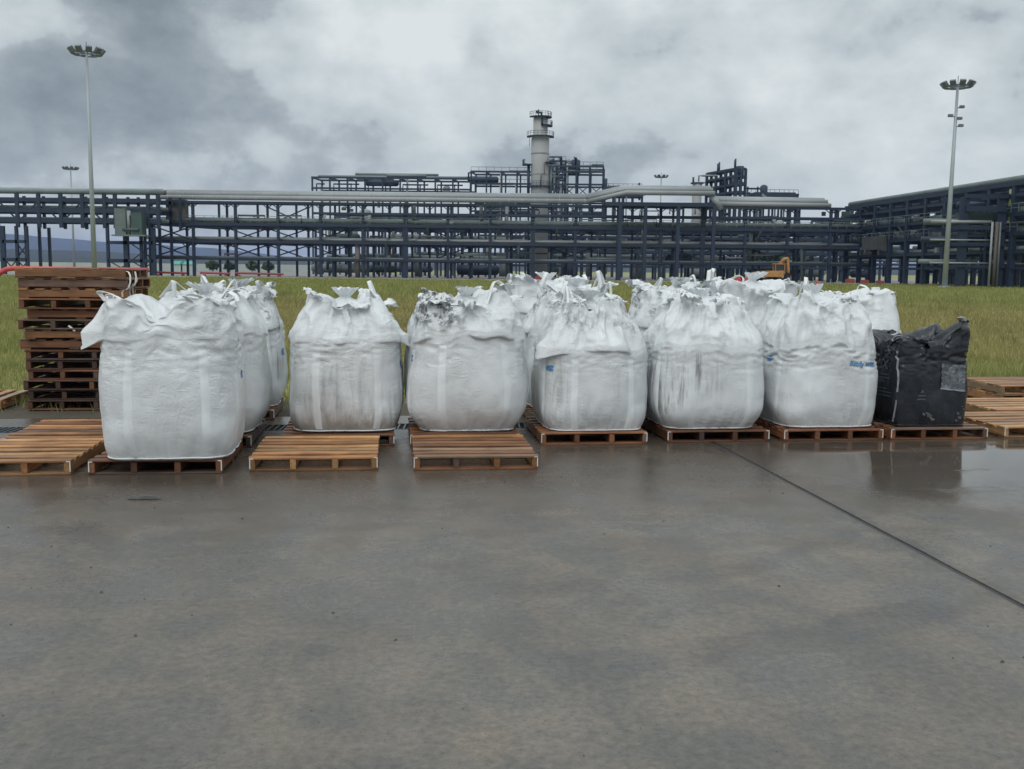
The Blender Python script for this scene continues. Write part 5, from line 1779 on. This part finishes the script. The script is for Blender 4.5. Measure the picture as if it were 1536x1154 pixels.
# ------------------------------------------------------------------ grass
def grass_field():
    out_co, out_tone = [], []
    r = np.random.default_rng(77)

    def batch(n, y0, y1, hmin, hmax, wmin, wmax, power=1.0, strip=None):
        if strip:
            u = r.uniform(-14, 18, n)
            v = r.uniform(y0, y1, n)
            keep = r.random(n) < sstep(v + 1.6 * pn(u * 1.3, v * 1.3, 0), 11.2, 13.6)
            u, v = u[keep], v[keep]
            x, y = CP * u - SP * v, SP * u + CP * v
        else:
            y = y0 + (y1 - y0) * r.random(n) ** power
            x = r.uniform(-.95, .95, n) * y
        n = len(x)
        h = r.uniform(hmin, hmax, n) * (1 + .6 * pn(x * .35, y * .35, 3))
        w = r.uniform(wmin, wmax, n)
        a = r.uniform(0, 2 * PI, n)
        dx, dy = np.cos(a) * w, np.sin(a) * w
        lx, ly = r.normal(0, .38, n) * h, r.normal(0, .38, n) * h
        z0 = np.full(n, -.035)
        p0 = np.stack([x - dx, y - dy, z0], 1)
        p1 = np.stack([x + dx, y + dy, z0], 1)
        p2 = np.stack([x + lx, y + ly, h], 1)
        out_co.append(np.stack([p0, p1, p2], 1))
        out_tone.append(np.repeat(r.random(n), 1))

    batch(40000, 10.9, 15.5, .04, .16, .004, .010, strip=True)
    batch(130000, 14.5, 30, .06, .18, .006, .014)
    batch(130000, 28, 60, .08, .22, .012, .028)
    # scattered coarser tufts
    for k in range(260):
        y = 13.5 + 60 * r.random() ** 1.6
        x = r.uniform(-.6, .64) * y
        m_ = 26
        h = r.uniform(.12, .36, m_) * (.7 + y / 60)
        a = r.uniform(0, 2 * PI, m_)
        w = (.006 + .0004 * y) * np.ones(m_)
        px_, py_ = x + r.normal(0, .10, m_) * (1 + y / 40), y + r.normal(0, .10, m_) * (1 + y / 40)
        z0 = np.full(m_, -.035)
        out_co.append(np.stack([np.stack([px_ - np.cos(a) * w, py_ - np.sin(a) * w, z0], 1), np.stack([px_ + np.cos(a) * w, py_ + np.sin(a) * w, z0], 1),
                                np.stack([px_ + r.normal(0, .4, m_) * h, py_ + r.normal(0, .4, m_) * h, h], 1)], 1))
        out_tone.append(np.full(m_, r.choice((.0, .15, .9))))
    batch(100000, 56, 112, .14, .32, .025, .06)
    batch(50000, 108, 147, .14, .32, .05, .10)
    co = np.concatenate(out_co)
    tone = np.repeat(np.concatenate(out_tone), 3)
    n = len(co)
    me_ = grid_mesh('grass', co.reshape(-1, 3), np.arange(n * 3).reshape(n, 3), M_grass, False)
    at_ = me_.attributes.new('tone', 'FLOAT', 'POINT')
    at_.data.foreach_set('value', tone.astype(np.float32))
    o = link(bpy.data.objects.new('grass', me_))
    tag(o, 'rough olive and straw coloured grass behind the bags', kind='stuff')


grass_field()

# ------------------------------------------------------------------ air
hz_ = MB().box((0, 4300, 75), (19000, 11000, 154))
hm = bpy.data.materials.new('pale moist air')
hm.use_nodes = True
hm.node_tree.nodes.clear()
HN = NT(hm.node_tree)
ho = HN.node('ShaderNodeOutputMaterial')
hp = HN.node('ShaderNodeVolumePrincipled')
hp.inputs['Color'].default_value = (.45, .58, 1.0, 1)
hp.inputs['Density'].default_value = 0.00011
HN.l.new(hp.outputs[0], ho.inputs[1])
tag(hz_.build('haze', hm), 'thin blue haze over the plain', kind='stuff')
